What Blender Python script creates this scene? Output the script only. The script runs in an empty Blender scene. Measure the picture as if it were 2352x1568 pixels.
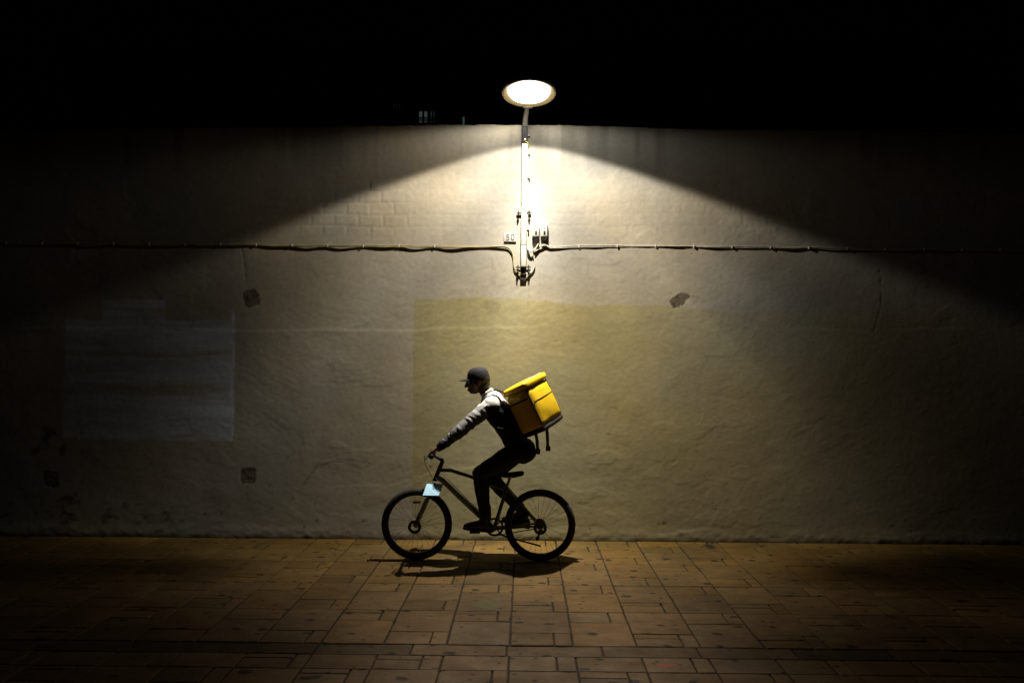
import bpy, bmesh, math, random
import numpy as np
from mathutils import Vector, Matrix, Euler
random.seed(7)
R = math.radians
sc = bpy.context.scene
COL = sc.collection

# ------------------------------------------------------------------ camera
CAM_H = 1.85
F = 1568.0                       # focal length in units of a 2352 px wide picture
cam = bpy.data.cameras.new('camera')
cam.sensor_width = 36; cam.lens = 24; cam.clip_end = 500; cam.clip_start = 0.05
camo = bpy.data.objects.new('camera', cam); COL.objects.link(camo)
YAW, PITCH, ROLL = R(1.1), R(1.83), R(0.22)
M = Matrix.Rotation(YAW, 4, 'Z') @ Matrix.Rotation(R(90) + PITCH, 4, 'X') @ Matrix.Rotation(ROLL, 4, 'Z')
camo.matrix_world = Matrix.Translation((0, 0, CAM_H)) @ M
sc.camera = camo
M3 = M.to_3x3()
def at(px, py, Y):
    """measurement: the point at depth Y seen at (px, py) of a 2352x1568 print"""
    d = M3 @ Vector((px - 1176, 784 - py, -F))
    return Vector((0, 0, CAM_H)) + d * (Y / d.y)

WALL_Y = 7.2
def W(px, py):
    p = at(px, py, WALL_Y); return p.x, p.z

# ------------------------------------------------------------------ noise (numpy)
def vnoise(x, y, seed=0):
    x = np.asarray(x, float); y = np.asarray(y, float)
    xi = np.floor(x).astype(np.int64); yi = np.floor(y).astype(np.int64)
    fx = x - xi; fy = y - yi
    fx = fx * fx * fx * (fx * (fx * 6 - 15) + 10); fy = fy * fy * fy * (fy * (fy * 6 - 15) + 10)
    def h(a, b):
        n = (a * 374761393 + b * 668265263 + seed * 1274126177) & 0xffffffff
        n = ((n ^ (n >> 13)) * 1274126177) & 0xffffffff
        n = (n ^ (n >> 16)) & 0xffff
        return n / 32767.5 - 1.0
    a = h(xi, yi); b = h(xi + 1, yi); c = h(xi, yi + 1); d = h(xi + 1, yi + 1)
    return (a * (1 - fx) + b * fx) * (1 - fy) + (c * (1 - fx) + d * fx) * fy
def fbm(x, y, seed=0, oct=4, gain=.5):
    s = 0; a = 1; t = 0
    for i in range(oct):
        s = s + a * vnoise(x * 2 ** i + 17.3 * i, y * 2 ** i - 9.1 * i, seed + i); t += a; a *= gain
    return s / t
def sstep(a, b, x):
    t = np.clip((x - a) / (b - a), 0, 1); return t * t * (3 - 2 * t)

# ------------------------------------------------------------------ materials
def mat(name, col, rough=.7, metal=0, var=.12, scale=12, bump=.0, bscale=60, coat=0, spec=.5, col2=None):
    m = bpy.data.materials.new(name); m.use_nodes = True
    nt = m.node_tree; N = nt.nodes; L = nt.links
    b = N['Principled BSDF']
    b.inputs['Metallic'].default_value = metal
    b.inputs['Specular IOR Level'].default_value = spec
    if coat: b.inputs['Coat Weight'].default_value = coat
    tc = N.new('ShaderNodeTexCoord')
    nz = N.new('ShaderNodeTexNoise'); nz.inputs['Scale'].default_value = scale; nz.inputs['Detail'].default_value = 6
    L.new(tc.outputs['Object'], nz.inputs['Vector'])
    mx = N.new('ShaderNodeMix'); mx.data_type = 'RGBA'
    c1 = [c * (1 - var) for c in col]; c2 = [min(1, c * (1 + var)) for c in (col2 or col)]
    mx.inputs['A'].default_value = (*c1, 1); mx.inputs['B'].default_value = (*c2, 1)
    rp = N.new('ShaderNodeMapRange'); rp.inputs['From Min'].default_value = .3; rp.inputs['From Max'].default_value = .7
    L.new(nz.outputs['Fac'], rp.inputs['Value']); L.new(rp.outputs['Result'], mx.inputs['Factor'])
    L.new(mx.outputs['Result'], b.inputs['Base Color'])
    rr = N.new('ShaderNodeMapRange'); rr.inputs['To Min'].default_value = max(.05, rough - .1); rr.inputs['To Max'].default_value = min(1, rough + .1)
    L.new(nz.outputs['Fac'], rr.inputs['Value']); L.new(rr.outputs['Result'], b.inputs['Roughness'])
    if bump:
        n2 = N.new('ShaderNodeTexNoise'); n2.inputs['Scale'].default_value = bscale; n2.inputs['Detail'].default_value = 4
        L.new(tc.outputs['Object'], n2.inputs['Vector'])
        bp = N.new('ShaderNodeBump'); bp.inputs['Strength'].default_value = bump; bp.inputs['Distance'].default_value = .004
        L.new(n2.outputs['Fac'], bp.inputs['Height']); L.new(bp.outputs['Normal'], b.inputs['Normal'])
    return m
def attr_mat(name, attr, rough=.8, bump=.2, bscale=300, spec=.3):
    m = mat(name, (.5, .5, .5), rough, bump=bump, bscale=bscale, spec=spec, var=.1, scale=40)
    nt = m.node_tree; b = nt.nodes['Principled BSDF']
    a = nt.nodes.new('ShaderNodeAttribute'); a.attribute_name = attr
    old = b.inputs['Base Color'].links[0].from_socket
    mu = nt.nodes.new('ShaderNodeMix'); mu.data_type = 'RGBA'; mu.blend_type = 'MULTIPLY'; mu.inputs['Factor'].default_value = 1
    g = nt.nodes.new('ShaderNodeMix'); g.data_type = 'RGBA'; g.blend_type = 'ADD'; g.inputs['Factor'].default_value = 1
    nt.links.new(old, g.inputs['A']); nt.links.new(old, g.inputs['B'])
    nt.links.new(g.outputs['Result'], mu.inputs['A']); nt.links.new(a.outputs['Color'], mu.inputs['B'])
    nt.links.new(mu.outputs['Result'], b.inputs['Base Color'])
    return m
def emis(name, col, strength, base=(.5, .5, .5)):
    m = bpy.data.materials.new(name); m.use_nodes = True
    b = m.node_tree.nodes['Principled BSDF']
    b.inputs['Base Color'].default_value = (*base, 1)
    b.inputs['Emission Color'].default_value = (*col, 1); b.inputs['Emission Strength'].default_value = strength
    return m

# ------------------------------------------------------------------ mesh builder
def frame(d):
    d = d.normalized(); u = Vector((0, 0, 1)) if abs(d.z) < .9 else Vector((1, 0, 0))
    a = d.cross(u).normalized(); return a, d.cross(a).normalized(), d
class MB:
    def __init__(s): s.bm = bmesh.new()
    def box(s, c, size, rot=None, bevel=0):
        m = Matrix.Translation(Vector(c)) @ (rot.to_4x4() if rot is not None else Matrix.Identity(4)) @ Matrix.Diagonal((*size, 1))
        r = bmesh.ops.create_cube(s.bm, size=1, matrix=m)
        if bevel:
            es = list({e for v in r['verts'] for e in v.link_edges})
            bmesh.ops.bevel(s.bm, geom=es, offset=bevel, segments=2, affect='EDGES', profile=.6)
        return s
    def ring(s, c, a, b, ra, rb, n, ph=0):
        return [s.bm.verts.new(c + a * (ra * math.cos(ph + 2 * math.pi * i / n)) + b * (rb * math.sin(ph + 2 * math.pi * i / n))) for i in range(n)]
    def skin(s, r0, r1):
        n = len(r0)
        for i in range(n): s.bm.faces.new((r0[i], r0[(i + 1) % n], r1[(i + 1) % n], r1[i]))
    def tube(s, pts, rad, n=12, round_caps=False):
        pts = [Vector(p) for p in pts]
        if not hasattr(rad, '__len__'): rad = [rad] * len(pts)
        rad = [r if hasattr(r, '__len__') else (r, r) for r in rad]
        if round_caps:                                  # hemispherical ends
            d0 = (pts[0] - pts[1]).normalized(); d1 = (pts[-1] - pts[-2]).normalized()
            P, Q = [], []
            for k in (80, 55, 28):
                a = R(k); P.append(pts[0] + d0 * rad[0][0] * math.sin(a)); Q.append((rad[0][0] * math.cos(a), rad[0][1] * math.cos(a)))
            P += pts; Q += rad
            for k in (28, 55, 80):
                a = R(k); P.append(pts[-1] + d1 * rad[-1][0] * math.sin(a)); Q.append((rad[-1][0] * math.cos(a), rad[-1][1] * math.cos(a)))
            pts, rad = P, Q
        prev = None; A = None
        for i, p in enumerate(pts):
            d = (pts[min(i + 1, len(pts) - 1)] - pts[max(i - 1, 0)]).normalized()
            if A is None: A, B, _ = frame(d)
            else:
                A = (A - d * A.dot(d)).normalized(); B = d.cross(A).normalized()
            r = s.ring(p, A, B, rad[i][0], rad[i][1], n)
            if prev: s.skin(prev, r)
            else: s.bm.faces.new(r[::-1])
            prev = r
        s.bm.faces.new(prev)
        return s
    def loft(s, secs, n=20):
        """secs: (centre, axis a, axis b, ra, rb)"""
        prev = None
        for c, a, b, ra, rb in secs:
            r = s.ring(Vector(c), Vector(a), Vector(b), ra, rb, n)
            if prev: s.skin(prev, r)
            else: s.bm.faces.new(r[::-1])
            prev = r
        s.bm.faces.new(prev); return s
    def ell(s, c, r, rot=None, seg=20):
        m = Matrix.Translation(Vector(c)) @ (rot.to_4x4() if rot is not None else Matrix.Identity(4)) @ Matrix.Diagonal((*r, 1))
        bmesh.ops.create_uvsphere(s.bm, u_segments=seg, v_segments=max(6, seg // 2), radius=1, matrix=m); return s
    def cyl(s, p, q, r, n=20, r2=None): return s.tube([p, q], [r, r if r2 is None else r2], n)
    def lathe(s, prof, c, rot=None, n=48, close=False):
        m = Matrix.Translation(Vector(c)) @ (rot.to_4x4() if rot is not None else Matrix.Identity(4))
        rings = []
        for r, z in prof:
            rings.append([s.bm.verts.new(m @ Vector((r * math.cos(2 * math.pi * i / n), r * math.sin(2 * math.pi * i / n), z))) for i in range(n)])
        for a, b in zip(rings, rings[1:]): s.skin(a, b)
        if close: s.skin(rings[-1], rings[0])
        return s
    def prism(s, poly, ext):
        """poly: list of points; ext: vector"""
        a = [s.bm.verts.new(Vector(p)) for p in poly]; b = [s.bm.verts.new(Vector(p) + Vector(ext)) for p in poly]
        s.bm.faces.new(a); s.bm.faces.new(b[::-1]); s.skin(b, a); return s
    def mesh(s, name):
        bmesh.ops.recalc_face_normals(s.bm, faces=s.bm.faces)
        me = bpy.data.meshes.new(name); s.bm.to_mesh(me); s.bm.free(); return me
    def build(s, name, m, parent=None, smooth=True, angle=40):
        me = s.mesh(name); return link(name, me, m, parent, smooth, angle)
def link(name, me, m, parent=None, smooth=True, angle=40):
    o = bpy.data.objects.new(name, me); COL.objects.link(o)
    if m is not None: me.materials.append(m)
    if smooth:
        me.polygons.foreach_set('use_smooth', [True] * len(me.polygons))
        try: me.set_sharp_from_angle(angle=R(angle))
        except Exception: pass
    if parent is not None:
        o.parent = parent
        o.matrix_parent_inverse = Matrix.Identity(4)
        # parts are modelled in world space: bring them into the parent's frame
        me.transform(world(parent).inverted())
    return o
def world(o):
    m = o.matrix_basis.copy(); p = o.parent
    while p is not None: m = p.matrix_basis @ m; p = p.parent
    return m
def empty(name, loc):
    o = bpy.data.objects.new(name, None); COL.objects.link(o); o.location = loc; o.empty_display_size = .1
    return o
def tag(o, label=None, cat=None, group=None, kind=None):
    if label: o['label'] = label
    if cat: o['category'] = cat
    if group: o['group'] = group
    if kind: o['kind'] = kind
    return o
def remesh(mb, name, voxel, smooth=6):
    """fuse overlapping volumes into one continuous skin"""
    me = mb.mesh(name); o = bpy.data.objects.new(name, me); COL.objects.link(o)
    r = o.modifiers.new('r', 'REMESH'); r.mode = 'VOXEL'; r.voxel_size = voxel; r.use_smooth_shade = True
    s = o.modifiers.new('s', 'SMOOTH'); s.iterations = smooth; s.factor = .5
    dg = bpy.context.evaluated_depsgraph_get(); dg.update()
    out = bpy.data.meshes.new_from_object(o.evaluated_get(dg))
    bpy.data.objects.remove(o); bpy.data.meshes.remove(me)
    out.name = name; out.materials.clear()
    return out
def verts(me):
    a = np.empty(len(me.vertices) * 3, np.float32); me.vertices.foreach_get('co', a); return a.reshape(-1, 3)
def set_col(me, name, rgb):
    at_ = me.color_attributes.new(name, 'FLOAT_COLOR', 'POINT')
    c = np.ones((len(me.vertices), 4), np.float32); c[:, :3] = rgb
    at_.data.foreach_set('color', c.ravel())

# ------------------------------------------------------------------ world: night sky
wd = bpy.data.worlds.new('World'); sc.world = wd; wd.use_nodes = True
nt = wd.node_tree; bg = nt.nodes['Background']
sky = nt.nodes.new('ShaderNodeTexSky'); sky.sky_type = 'NISHITA'; sky.sun_disc = False
sky.sun_elevation = R(-4); sky.sun_rotation = R(180)
nt.links.new(sky.outputs['Color'], bg.inputs['Color']); bg.inputs['Strength'].default_value = .004
sc.view_settings.view_transform = 'Standard'; sc.view_settings.look = 'None'
sc.cycles.diffuse_bounces = 1
sc.view_settings.exposure = 0; sc.view_settings.gamma = 1

# ------------------------------------------------------------------ ground + pavement slabs
g = MB(); g.bm.faces.new([g.bm.verts.new(p) for p in ((-120, -120, -.012), (120, -120, -.012), (120, 120, -.012), (-120, 120, -.012))])
gm = mat('joint_grit', (.012, .009, .006), .95, var=.4, scale=30, bump=.5, bscale=200)
tag(g.build('ground', gm, smooth=False), kind='structure')

def stone_mat():
    m = bpy.data.materials.new('paving_stone'); m.use_nodes = True
    nt = m.node_tree; N = nt.nodes; L = nt.links; b = N['Principled BSDF']
    tc = N.new('ShaderNodeTexCoord'); a = N.new('ShaderNodeAttribute'); a.attribute_name = 'slab'
    def noise(scale, detail=5, rough=.55, vec=None):
        n = N.new('ShaderNodeTexNoise'); n.inputs['Scale'].default_value = scale; n.inputs['Detail'].default_value = detail
        n.inputs['Roughness'].default_value = rough; L.new(vec or tc.outputs['Object'], n.inputs['Vector']); return n
    def rng(sock, a0, a1, b0, b1):
        r = N.new('ShaderNodeMapRange'); L.new(sock, r.inputs['Value'])
        for k, v in zip(('From Min', 'From Max', 'To Min', 'To Max'), (a0, a1, b0, b1)): r.inputs[k].default_value = v
        return r.outputs['Result']
    def mulc(c, f):
        x = N.new('ShaderNodeMix'); x.data_type = 'RGBA'; x.blend_type = 'MULTIPLY'; x.inputs['Factor'].default_value = 1
        L.new(c, x.inputs['A']); L.new(f, x.inputs['B']); return x.outputs['Result']
    mp = N.new('ShaderNodeMapping'); mp.inputs['Scale'].default_value = (1, 1.5, 1); L.new(tc.outputs['Object'], mp.inputs['Vector'])
    n1 = noise(5, 8, .65, mp.outputs['Vector']); n2 = noise(90, 4); n3 = noise(1.1, 4)
    c = mulc(a.outputs['Color'], rng(n1.outputs['Fac'], .3, .7, .74, 1.16))
    c = mulc(c, rng(n2.outputs['Fac'], .3, .7, .8, 1.15))
    c = mulc(c, rng(n3.outputs['Fac'], .35, .65, .75, 1.15))
    # trodden gum and dark drips: irregular spots
    mp2 = N.new('ShaderNodeMapping'); mp2.inputs['Scale'].default_value = (.8, 1.25, 1)
    nd = noise(14, 2)
    ad = N.new('ShaderNodeVectorMath'); ad.operation = 'MULTIPLY_ADD'; L.new(nd.outputs['Color'], ad.inputs[0])
    ad.inputs[1].default_value = (.05, .05, 0); L.new(tc.outputs['Object'], ad.inputs[2]); L.new(ad.outputs[0], mp2.inputs['Vector'])
    for sc_, rad, hard, keep in ((4.5, .17, .05, .35), (10, .20, .09, .55), (2.3, .10, .03, .3)):
        v = N.new('ShaderNodeTexVoronoi'); v.voronoi_dimensions = '2D'; v.inputs['Scale'].default_value = sc_; L.new(mp2.outputs['Vector'], v.inputs['Vector'])
        wn = N.new('ShaderNodeSeparateColor'); L.new(v.outputs['Color'], wn.inputs['Color'])
        pick = rng(wn.outputs['Red'], keep, keep + .01, 0, 1)
        rr = N.new('ShaderNodeMath'); rr.operation = 'MULTIPLY'; rr.inputs[1].default_value = rad; L.new(wn.outputs['Green'], rr.inputs[0])
        df = N.new('ShaderNodeMath'); df.operation = 'SUBTRACT'; L.new(rr.outputs[0], df.inputs[0]); L.new(v.outputs['Distance'], df.inputs[1])
        sp = rng(df.outputs[0], 0, hard, 0, 1)
        pm = N.new('ShaderNodeMath'); pm.operation = 'MULTIPLY'; L.new(sp, pm.inputs[0]); L.new(pick, pm.inputs[1])
        c = mulc(c, rng(pm.outputs[0], 0, 1, 1, .22))
    def blot(px, py, rx, ry, col, k):
        d_ = M3 @ Vector((px - 1176, 784 - py, -F)); q = d_ * (-CAM_H / d_.z)
        m2 = N.new('ShaderNodeMapping'); m2.inputs['Location'].default_value = (-q.x / rx, -q.y / ry, 0); m2.inputs['Scale'].default_value = (1 / rx, 1 / ry, 0)
        L.new(ad.outputs[0], m2.inputs['Vector'])
        ln = N.new('ShaderNodeVectorMath'); ln.operation = 'LENGTH'; L.new(m2.outputs['Vector'], ln.inputs[0])
        mx = N.new('ShaderNodeMix'); mx.data_type = 'RGBA'; mx.inputs['B'].default_value = (*col, 1)
        L.new(c, mx.inputs['A']); L.new(rng(ln.outputs['Value'], .5, 1.1, k, 0), mx.inputs['Factor']); return mx.outputs['Result']
    c = blot(1634, 1253, .07, .13, (.008, .006, .004), .85)
    c = blot(1127, 1384, .12, .12, (.07, .085, .03), .45)
    c = blot(1537, 1523, .07, .012, (.35, .03, .02), .7)
    L.new(c, b.inputs['Base Color'])
    L.new(rng(n1.outputs['Fac'], .3, .7, .85, .6), b.inputs['Roughness'])
    b.inputs['Specular IOR Level'].default_value = .25
    add = N.new('ShaderNodeMath'); add.operation = 'MULTIPLY_ADD'; add.inputs[1].default_value = 2.5
    L.new(n1.outputs['Fac'], add.inputs[0]); L.new(n2.outputs['Fac'], add.inputs[2])
    bp = N.new('ShaderNodeBump'); bp.inputs['Strength'].default_value = .5; bp.inputs['Distance'].default_value = .003
    L.new(add.outputs[0], bp.inputs['Height']); L.new(bp.outputs['Normal'], b.inputs['Normal'])
    return m

def pavement():
    rng = np.random.RandomState(3)
    V, Fc, C = [], [], []
    def slab(x0, x1, y0, y1, col, gx=.0046, gy=.0026, dz=None):
        x0 += gx * rng.uniform(.6, 1.5); x1 -= gx * rng.uniform(.6, 1.5); y0 += gy * rng.uniform(.4, 1.5); y1 -= gy * rng.uniform(.4, 1.5)
        z = rng.uniform(-.002, .0015) if dz is None else dz
        tx, ty = rng.uniform(-.0015, .0015, 2)
        e = .005; nx = max(2, int((x1 - x0) / .05)); ny = max(2, int((y1 - y0) / .05))
        # worn outline: the perimeter wobbles a little and is chipped at places
        per = []
        for i in range(nx): per.append((x0 + (x1 - x0) * i / nx, y0, 0, -1))
        for i in range(ny): per.append((x1, y0 + (y1 - y0) * i / ny, 1, 0))
        for i in range(nx): per.append((x1 - (x1 - x0) * i / nx, y1, 0, 1))
        for i in range(ny): per.append((x0, y1 - (y1 - y0) * i / ny, -1, 0))
        n = len(per); b0 = len(V); cx, cy = (x0 + x1) / 2, (y0 + y1) / 2
        rings = ((0, -.014), (0, -.005), (e, 0.0), (e * 2.2, .0006))
        wob = rng.normal(0, .0007, n); chip = np.where(rng.rand(n) < .05, rng.uniform(.002, .008, n), 0)
        for off, zz in rings:
            for i, (px, py, ax, ay) in enumerate(per):
                o = off + wob[i] + chip[i]
                qx = px + (o if px <= cx else -o) * (1 if (ax or abs(px - x0) < 1e-6 or abs(px - x1) < 1e-6) else 0)
                qy = py + (o if py <= cy else -o) * (1 if (ay or abs(py - y0) < 1e-6 or abs(py - y1) < 1e-6) else 0)
                V.append((qx, qy, z + zz + tx * (qx - cx) / .2 + ty * (qy - cy) / .2)); C.append(col)
        for k in range(len(rings) - 1):
            for i in range(n):
                j = (i + 1) % n
                Fc.append((b0 + k * n + i, b0 + k * n + j, b0 + (k + 1) * n + j, b0 + (k + 1) * n + i))
        Fc.append(tuple(b0 + (len(rings) - 1) * n + i for i in range(n)))
    def tone(dark=1, yy=5.2):
        h = rng.normal(0, .03); v = rng.normal(1, .10) * dark
        return (.125 * v * (1 + h), .074 * v, float(np.interp(yy, [4.2, 5, 6.2, 7], [.034, .029, .019, .014])) * v * (1 - 2.5 * h))
    def cols(y_lo, y_hi, phase_y, flip):
        for k in range(-26, 27):
            x0 = -.094 + .418 * k; x1 = x0 + .418
            even = (k % 2 == 0) ^ flip
            # strip zones start at phase_y (even) or phase_y - .208 (odd), period .613
            s0 = phase_y if even else phase_y - .208
            j = math.floor((y_lo - s0) / .613) - 1
            y = s0 + j * .613
            while y < y_hi:
                a, b_ = max(y, y_lo), min(y + .208, y_hi)          # strip
                if b_ - a > .03:
                    xm = x0 + .418 * rng.uniform(.70, .77)
                    r = rng.rand()
                    if r < .3 and b_ - a > .15:
                        ym = a + (b_ - a) * rng.uniform(.58, .72)
                        slab(x0, xm, a, ym, tone(yy=y), gy=.002); slab(x0, xm, ym, b_, tone(yy=y), gy=.002)
                    else: slab(x0, xm, a, b_, tone(yy=y))
                    slab(xm, x1, a, b_, tone(yy=y))
                a, b_ = max(y + .208, y_lo), min(y + .613, y_hi)   # square
                if b_ - a > .03: slab(x0, x1, a, b_, tone(yy=y))
                y += .613
    cols(4.552, 7.22, 5.163, False)
    x = -11.0 - .113 + .618 * 0; x = -.113 - .618 * 18
    while x < 11:                                                   # band of long brown kerb stones
        slab(x, x + .618, 4.382, 4.552, tone(rng.uniform(.40, .8), 4.4), gx=.004, gy=.006, dz=rng.uniform(-.004, -.001)); x += .618
    cols(.4, 4.382, 4.176, False)
    me = bpy.data.meshes.new('pavement'); me.from_pydata(V, [], Fc); me.update()
    set_col(me, 'slab', np.array(C, np.float32))
    o = link('pavement', me, stone_mat(), smooth=True, angle=35); tag(o, kind='structure')
pavement()

# ------------------------------------------------------------------ the wall
def wall_mat():
    m = bpy.data.materials.new('painted_plaster'); m.use_nodes = True
    nt = m.node_tree; N = nt.nodes; L = nt.links; b = N['Principled BSDF']
    tc = N.new('ShaderNodeTexCoord'); a = N.new('ShaderNodeAttribute'); a.attribute_name = 'paint'
    def noise(scale, detail=5, rough=.6, vec=None):
        n = N.new('ShaderNodeTexNoise'); n.inputs['Scale'].default_value = scale; n.inputs['Detail'].default_value = detail
        n.inputs['Roughness'].default_value = rough; L.new(vec or tc.outputs['Object'], n.inputs['Vector']); return n
    def rng(sock, a0, a1, b0, b1):
        r = N.new('ShaderNodeMapRange'); L.new(sock, r.inputs['Value'])
        for k, v in zip(('From Min', 'From Max', 'To Min', 'To Max'), (a0, a1, b0, b1)): r.inputs[k].default_value = v
        return r.outputs['Result']
    n1 = noise(22, 6); n2 = noise(140, 4)
    mp = N.new('ShaderNodeMapping'); mp.vector_type = 'TEXTURE'; mp.inputs['Scale'].default_value = (1.9, 1, .5); mp.inputs['Rotation'].default_value = (0, R(-24), 0)
    L.new(tc.outputs['Object'], mp.inputs['Vector'])
    n3 = noise(30, 4, .6, mp.outputs['Vector'])
    x = N.new('ShaderNodeMix'); x.data_type = 'RGBA'; x.blend_type = 'MULTIPLY'; x.inputs['Factor'].default_value = 1
    L.new(a.outputs['Color'], x.inputs['A']); L.new(rng(n1.outputs['Fac'], .3, .7, .9, 1.06), x.inputs['B'])
    L.new(x.outputs['Result'], b.inputs['Base Color'])
    b.inputs['Roughness'].default_value = .9; b.inputs['Specular IOR Level'].default_value = .15
    s1 = N.new('ShaderNodeMath'); s1.operation = 'MULTIPLY_ADD'; s1.inputs[1].default_value = 1.3
    L.new(n3.outputs['Fac'], s1.inputs[0]); L.new(n2.outputs['Fac'], s1.inputs[2])
    bp = N.new('ShaderNodeBump'); bp.inputs['Strength'].default_value = .17; bp.inputs['Distance'].default_value = .003
    L.new(s1.outputs[0], bp.inputs['Height']); L.new(bp.outputs['Normal'], b.inputs['Normal'])
    return m

def wall():
    X0, X1, ST = -8.6, 8.6, .0135
    nx = int((X1 - X0) / ST) + 1; nz = int(4.4 / ST) + 1
    xs = np.linspace(X0, X1, nx)
    # uneven top edge, measured along the parapet
    tp = [(-300, 300), (300, 296), (750, 290), (1000, 288), (1100, 286.5), (1205, 287), (1290, 288.5), (1420, 291), (1560, 297), (1800, 300), (2600, 310)]
    tx, tz = zip(*[W(*p) for p in tp])
    top = np.interp(xs, tx, tz) + fbm(xs * 5, xs * 0, 5, 4) * .007 + fbm(xs * 25, xs * 0 + 3, 9, 3) * .005
    T = np.linspace(0, 1, nz)
    Xg, Tg = np.meshgrid(xs, T); Zg = -.03 + (top[None, :] + .03) * Tg
    x, z = Xg.ravel(), Zg.ravel()
    # ---- relief
    wx = x + .10 * fbm(x * 1.3, z * 1.3, 70, 3); wz = z + .10 * fbm(x * 1.3 + 9, z * 1.3, 71, 3)
    d = .006 * fbm(x * .9, z * 1.1, 1, 3) + .0012 * fbm(wx * 5, wz * 7, 2, 4)
    ca, sa = math.cos(.5), math.sin(.5)
    patch = sstep(-.05, .45, fbm(x * .9, z * .9, 30, 3))
    d += patch * .0008 * fbm((wx * ca + wz * sa) * 8, (-wx * sa + wz * ca) * 30, 3, 3)
    patch2 = sstep(0, .5, fbm(x * .8 + 7, z * .9, 31, 3))
    d += patch2 * .0008 * fbm((wx * ca - wz * sa) * 7, (wx * sa + wz * ca) * 34, 4, 3)
    d += .0006 * fbm(x * 40, z * 40, 6, 2)
    # trowel ridges: thin raised lines where a level set is crossed
    for sd, sx, sz, amp in ((11, 1.1, 2.2, .0022), (12, 1.9, 2.9, .0016)):
        f = fbm(wx * sx, wz * sz, sd, 4); msk = sstep(.0, .35, fbm(x * 1.1, z * 1.1, sd + 40, 2))
        d += .4 * amp * msk * np.exp(-(f / .02) ** 2)
        d += amp * .3 * msk * np.tanh(f / .05)
    # brick courses ghosting through the paint above the cable run
    zc = W(1000, 566)[1]
    bm_ = sstep(zc + .04, zc + .2, z) * (.25 + .75 * sstep(-.3, .25, fbm(x * 1.1, z * 1.8, 20, 3))) * (1 - .65 * sstep(-.2, 1.0, x)) * sstep(-2.9, -2.0, x)
    ch, cw = .127, .255
    row = np.floor((z + .022 * fbm(x * 2, z * 3, 8, 3)) / ch); fz = (z + .022 * fbm(x * 2, z * 3, 8, 3)) / ch - row
    fx = (x + .02 * fbm(x * 3, z * 3, 9, 2)) / cw + .5 * (row % 2); fx = fx - np.floor(fx)
    jz = np.minimum(fz, 1 - fz) * ch; jx = np.minimum(fx, 1 - fx) * cw
    d -= bm_ * .0019 * (1 - sstep(.003, .020, np.minimum(jz, jx)))
    d += bm_ * .0014 * vnoise(row * 3.1, np.floor(x / cw + .5 * (row % 2)) * 1.7, 15)
    # horizontal plaster lap at about two metres
    lapz = W(1650, 757)[1] + .06 * fbm(x * .8, x * 0, 50, 3) + .015 * fbm(x * 6, x * 0, 51, 3)
    lm = sstep(-.25, .25, fbm(x * .8, x * 0 + 2, 53, 2))
    d += lm * .0010 * np.tanh((lapz - z) / .008) + .0004 * lm * np.exp(-((z - lapz) / .012) ** 2)
    # bulging bottom, rough edge
    foot = sstep(.16 + .04 * fbm(x * 4, x * 0, 60, 3), .02, z)
    d += foot * (.006 + .004 * fbm(x * 14, z * 20, 61, 3))
    # cracks
    crk = np.zeros_like(x)
    def crack(pts, w=.006, amp=.02, sd=0):
        nonlocal crk
        q = [W(*p) for p in pts]
        for (ax, az), (bx, bz) in zip(q, q[1:]):
            ll = math.hypot(bx - ax, bz - az); t = np.clip(((x - ax) * (bx - ax) + (z - az) * (bz - az)) / ll ** 2, 0, 1)
            ds = np.hypot(x - ax - t * (bx - ax) + amp * fbm(z * 9, x * 9, 80 + sd, 3), z - az - t * (bz - az) + amp * .6 * fbm(x * 9, z * 9, 90 + sd, 3))
            crk = np.maximum(crk, np.exp(-(ds / w) ** 2))
    crack([(2022, 610), (2024, 680), (2018, 730), (2008, 760)]); crack([(556, 570), (566, 640)], amp=.01)
    d -= crk * .003
    # ---- paint colours
    def rect(x0, y0, x1, y1, soft=.006, rag=.01, sd=0, cell=5):
        ax, az = W(x0, y1); bx, bz = W(x1, y0)
        ex = x + rag * fbm(x * cell, z * cell, 100 + sd, 3); ez = z + rag * fbm(x * cell, z * cell, 101 + sd, 3)
        return sstep(ax - soft, ax + soft, ex) * sstep(bx + soft, bx - soft, ex) * sstep(az - soft, az + soft, ez) * sstep(bz + soft, bz - soft, ez)
    base = np.empty((len(x), 3)); base[:] = (.47, .415, .31)
    # olive coat: straight brush-cut left edge, lumpy roller-cut top edge stepping down to the right
    ol_t = [(940, 689), (1130, 683), (1240, 690), (1290, 699), (1440, 701), (1560, 704), (1572, 712), (1700, 717), (1950, 716), (2200, 719), (3000, 722)]
    ox, oz = zip(*[W(*p) for p in ol_t])
    topo = np.interp(x, ox, oz) + .012 * (vnoise(np.floor(x / .21) * 1.37, x * 0, 33)) + .008 * fbm(x * 9, x * 0, 34, 3)
    olive = sstep(-.012, .012, topo - z) * sstep(-.006, .006, x - W(949, 900)[0] + .003 * fbm(z * 6, x * 0, 36, 2))
    fade = 1 - .28 * sstep(.2, .7, fbm(x * .55, z * .6, 37, 3))
    om = olive * fade * (1 - .30 * sstep(.8, 3.6, x))
    base = base * (1 - om[:, None]) + om[:, None] * np.array((.43, .37, .19))
    up = sstep(W(0, 700)[1], W(0, 560)[1], z)[:, None]; base = base * (1 - up) + up * base * np.array((.97, 1.0, 1.09))
    # cloudy re-touching: cool grey and warm brown clouds
    pw = sstep(1.2, 3.6, np.abs(x + .2) + .5 * fbm(x * .7, z * .7, 43, 3))[:, None]      # colour cooled towards both ends to counter the warm bounced light
    pw = pw * (1 - .6 * om[:, None]); base = base * (1 - .6 * pw) + .6 * pw * np.array((.40, .395, .36))
    cl = fbm(x * .55 + 3, z * .7, 40, 4); c2 = fbm(x * .8 - 5, z * .9, 41, 4)
    base *= (1 + .15 * cl)[:, None]
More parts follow.
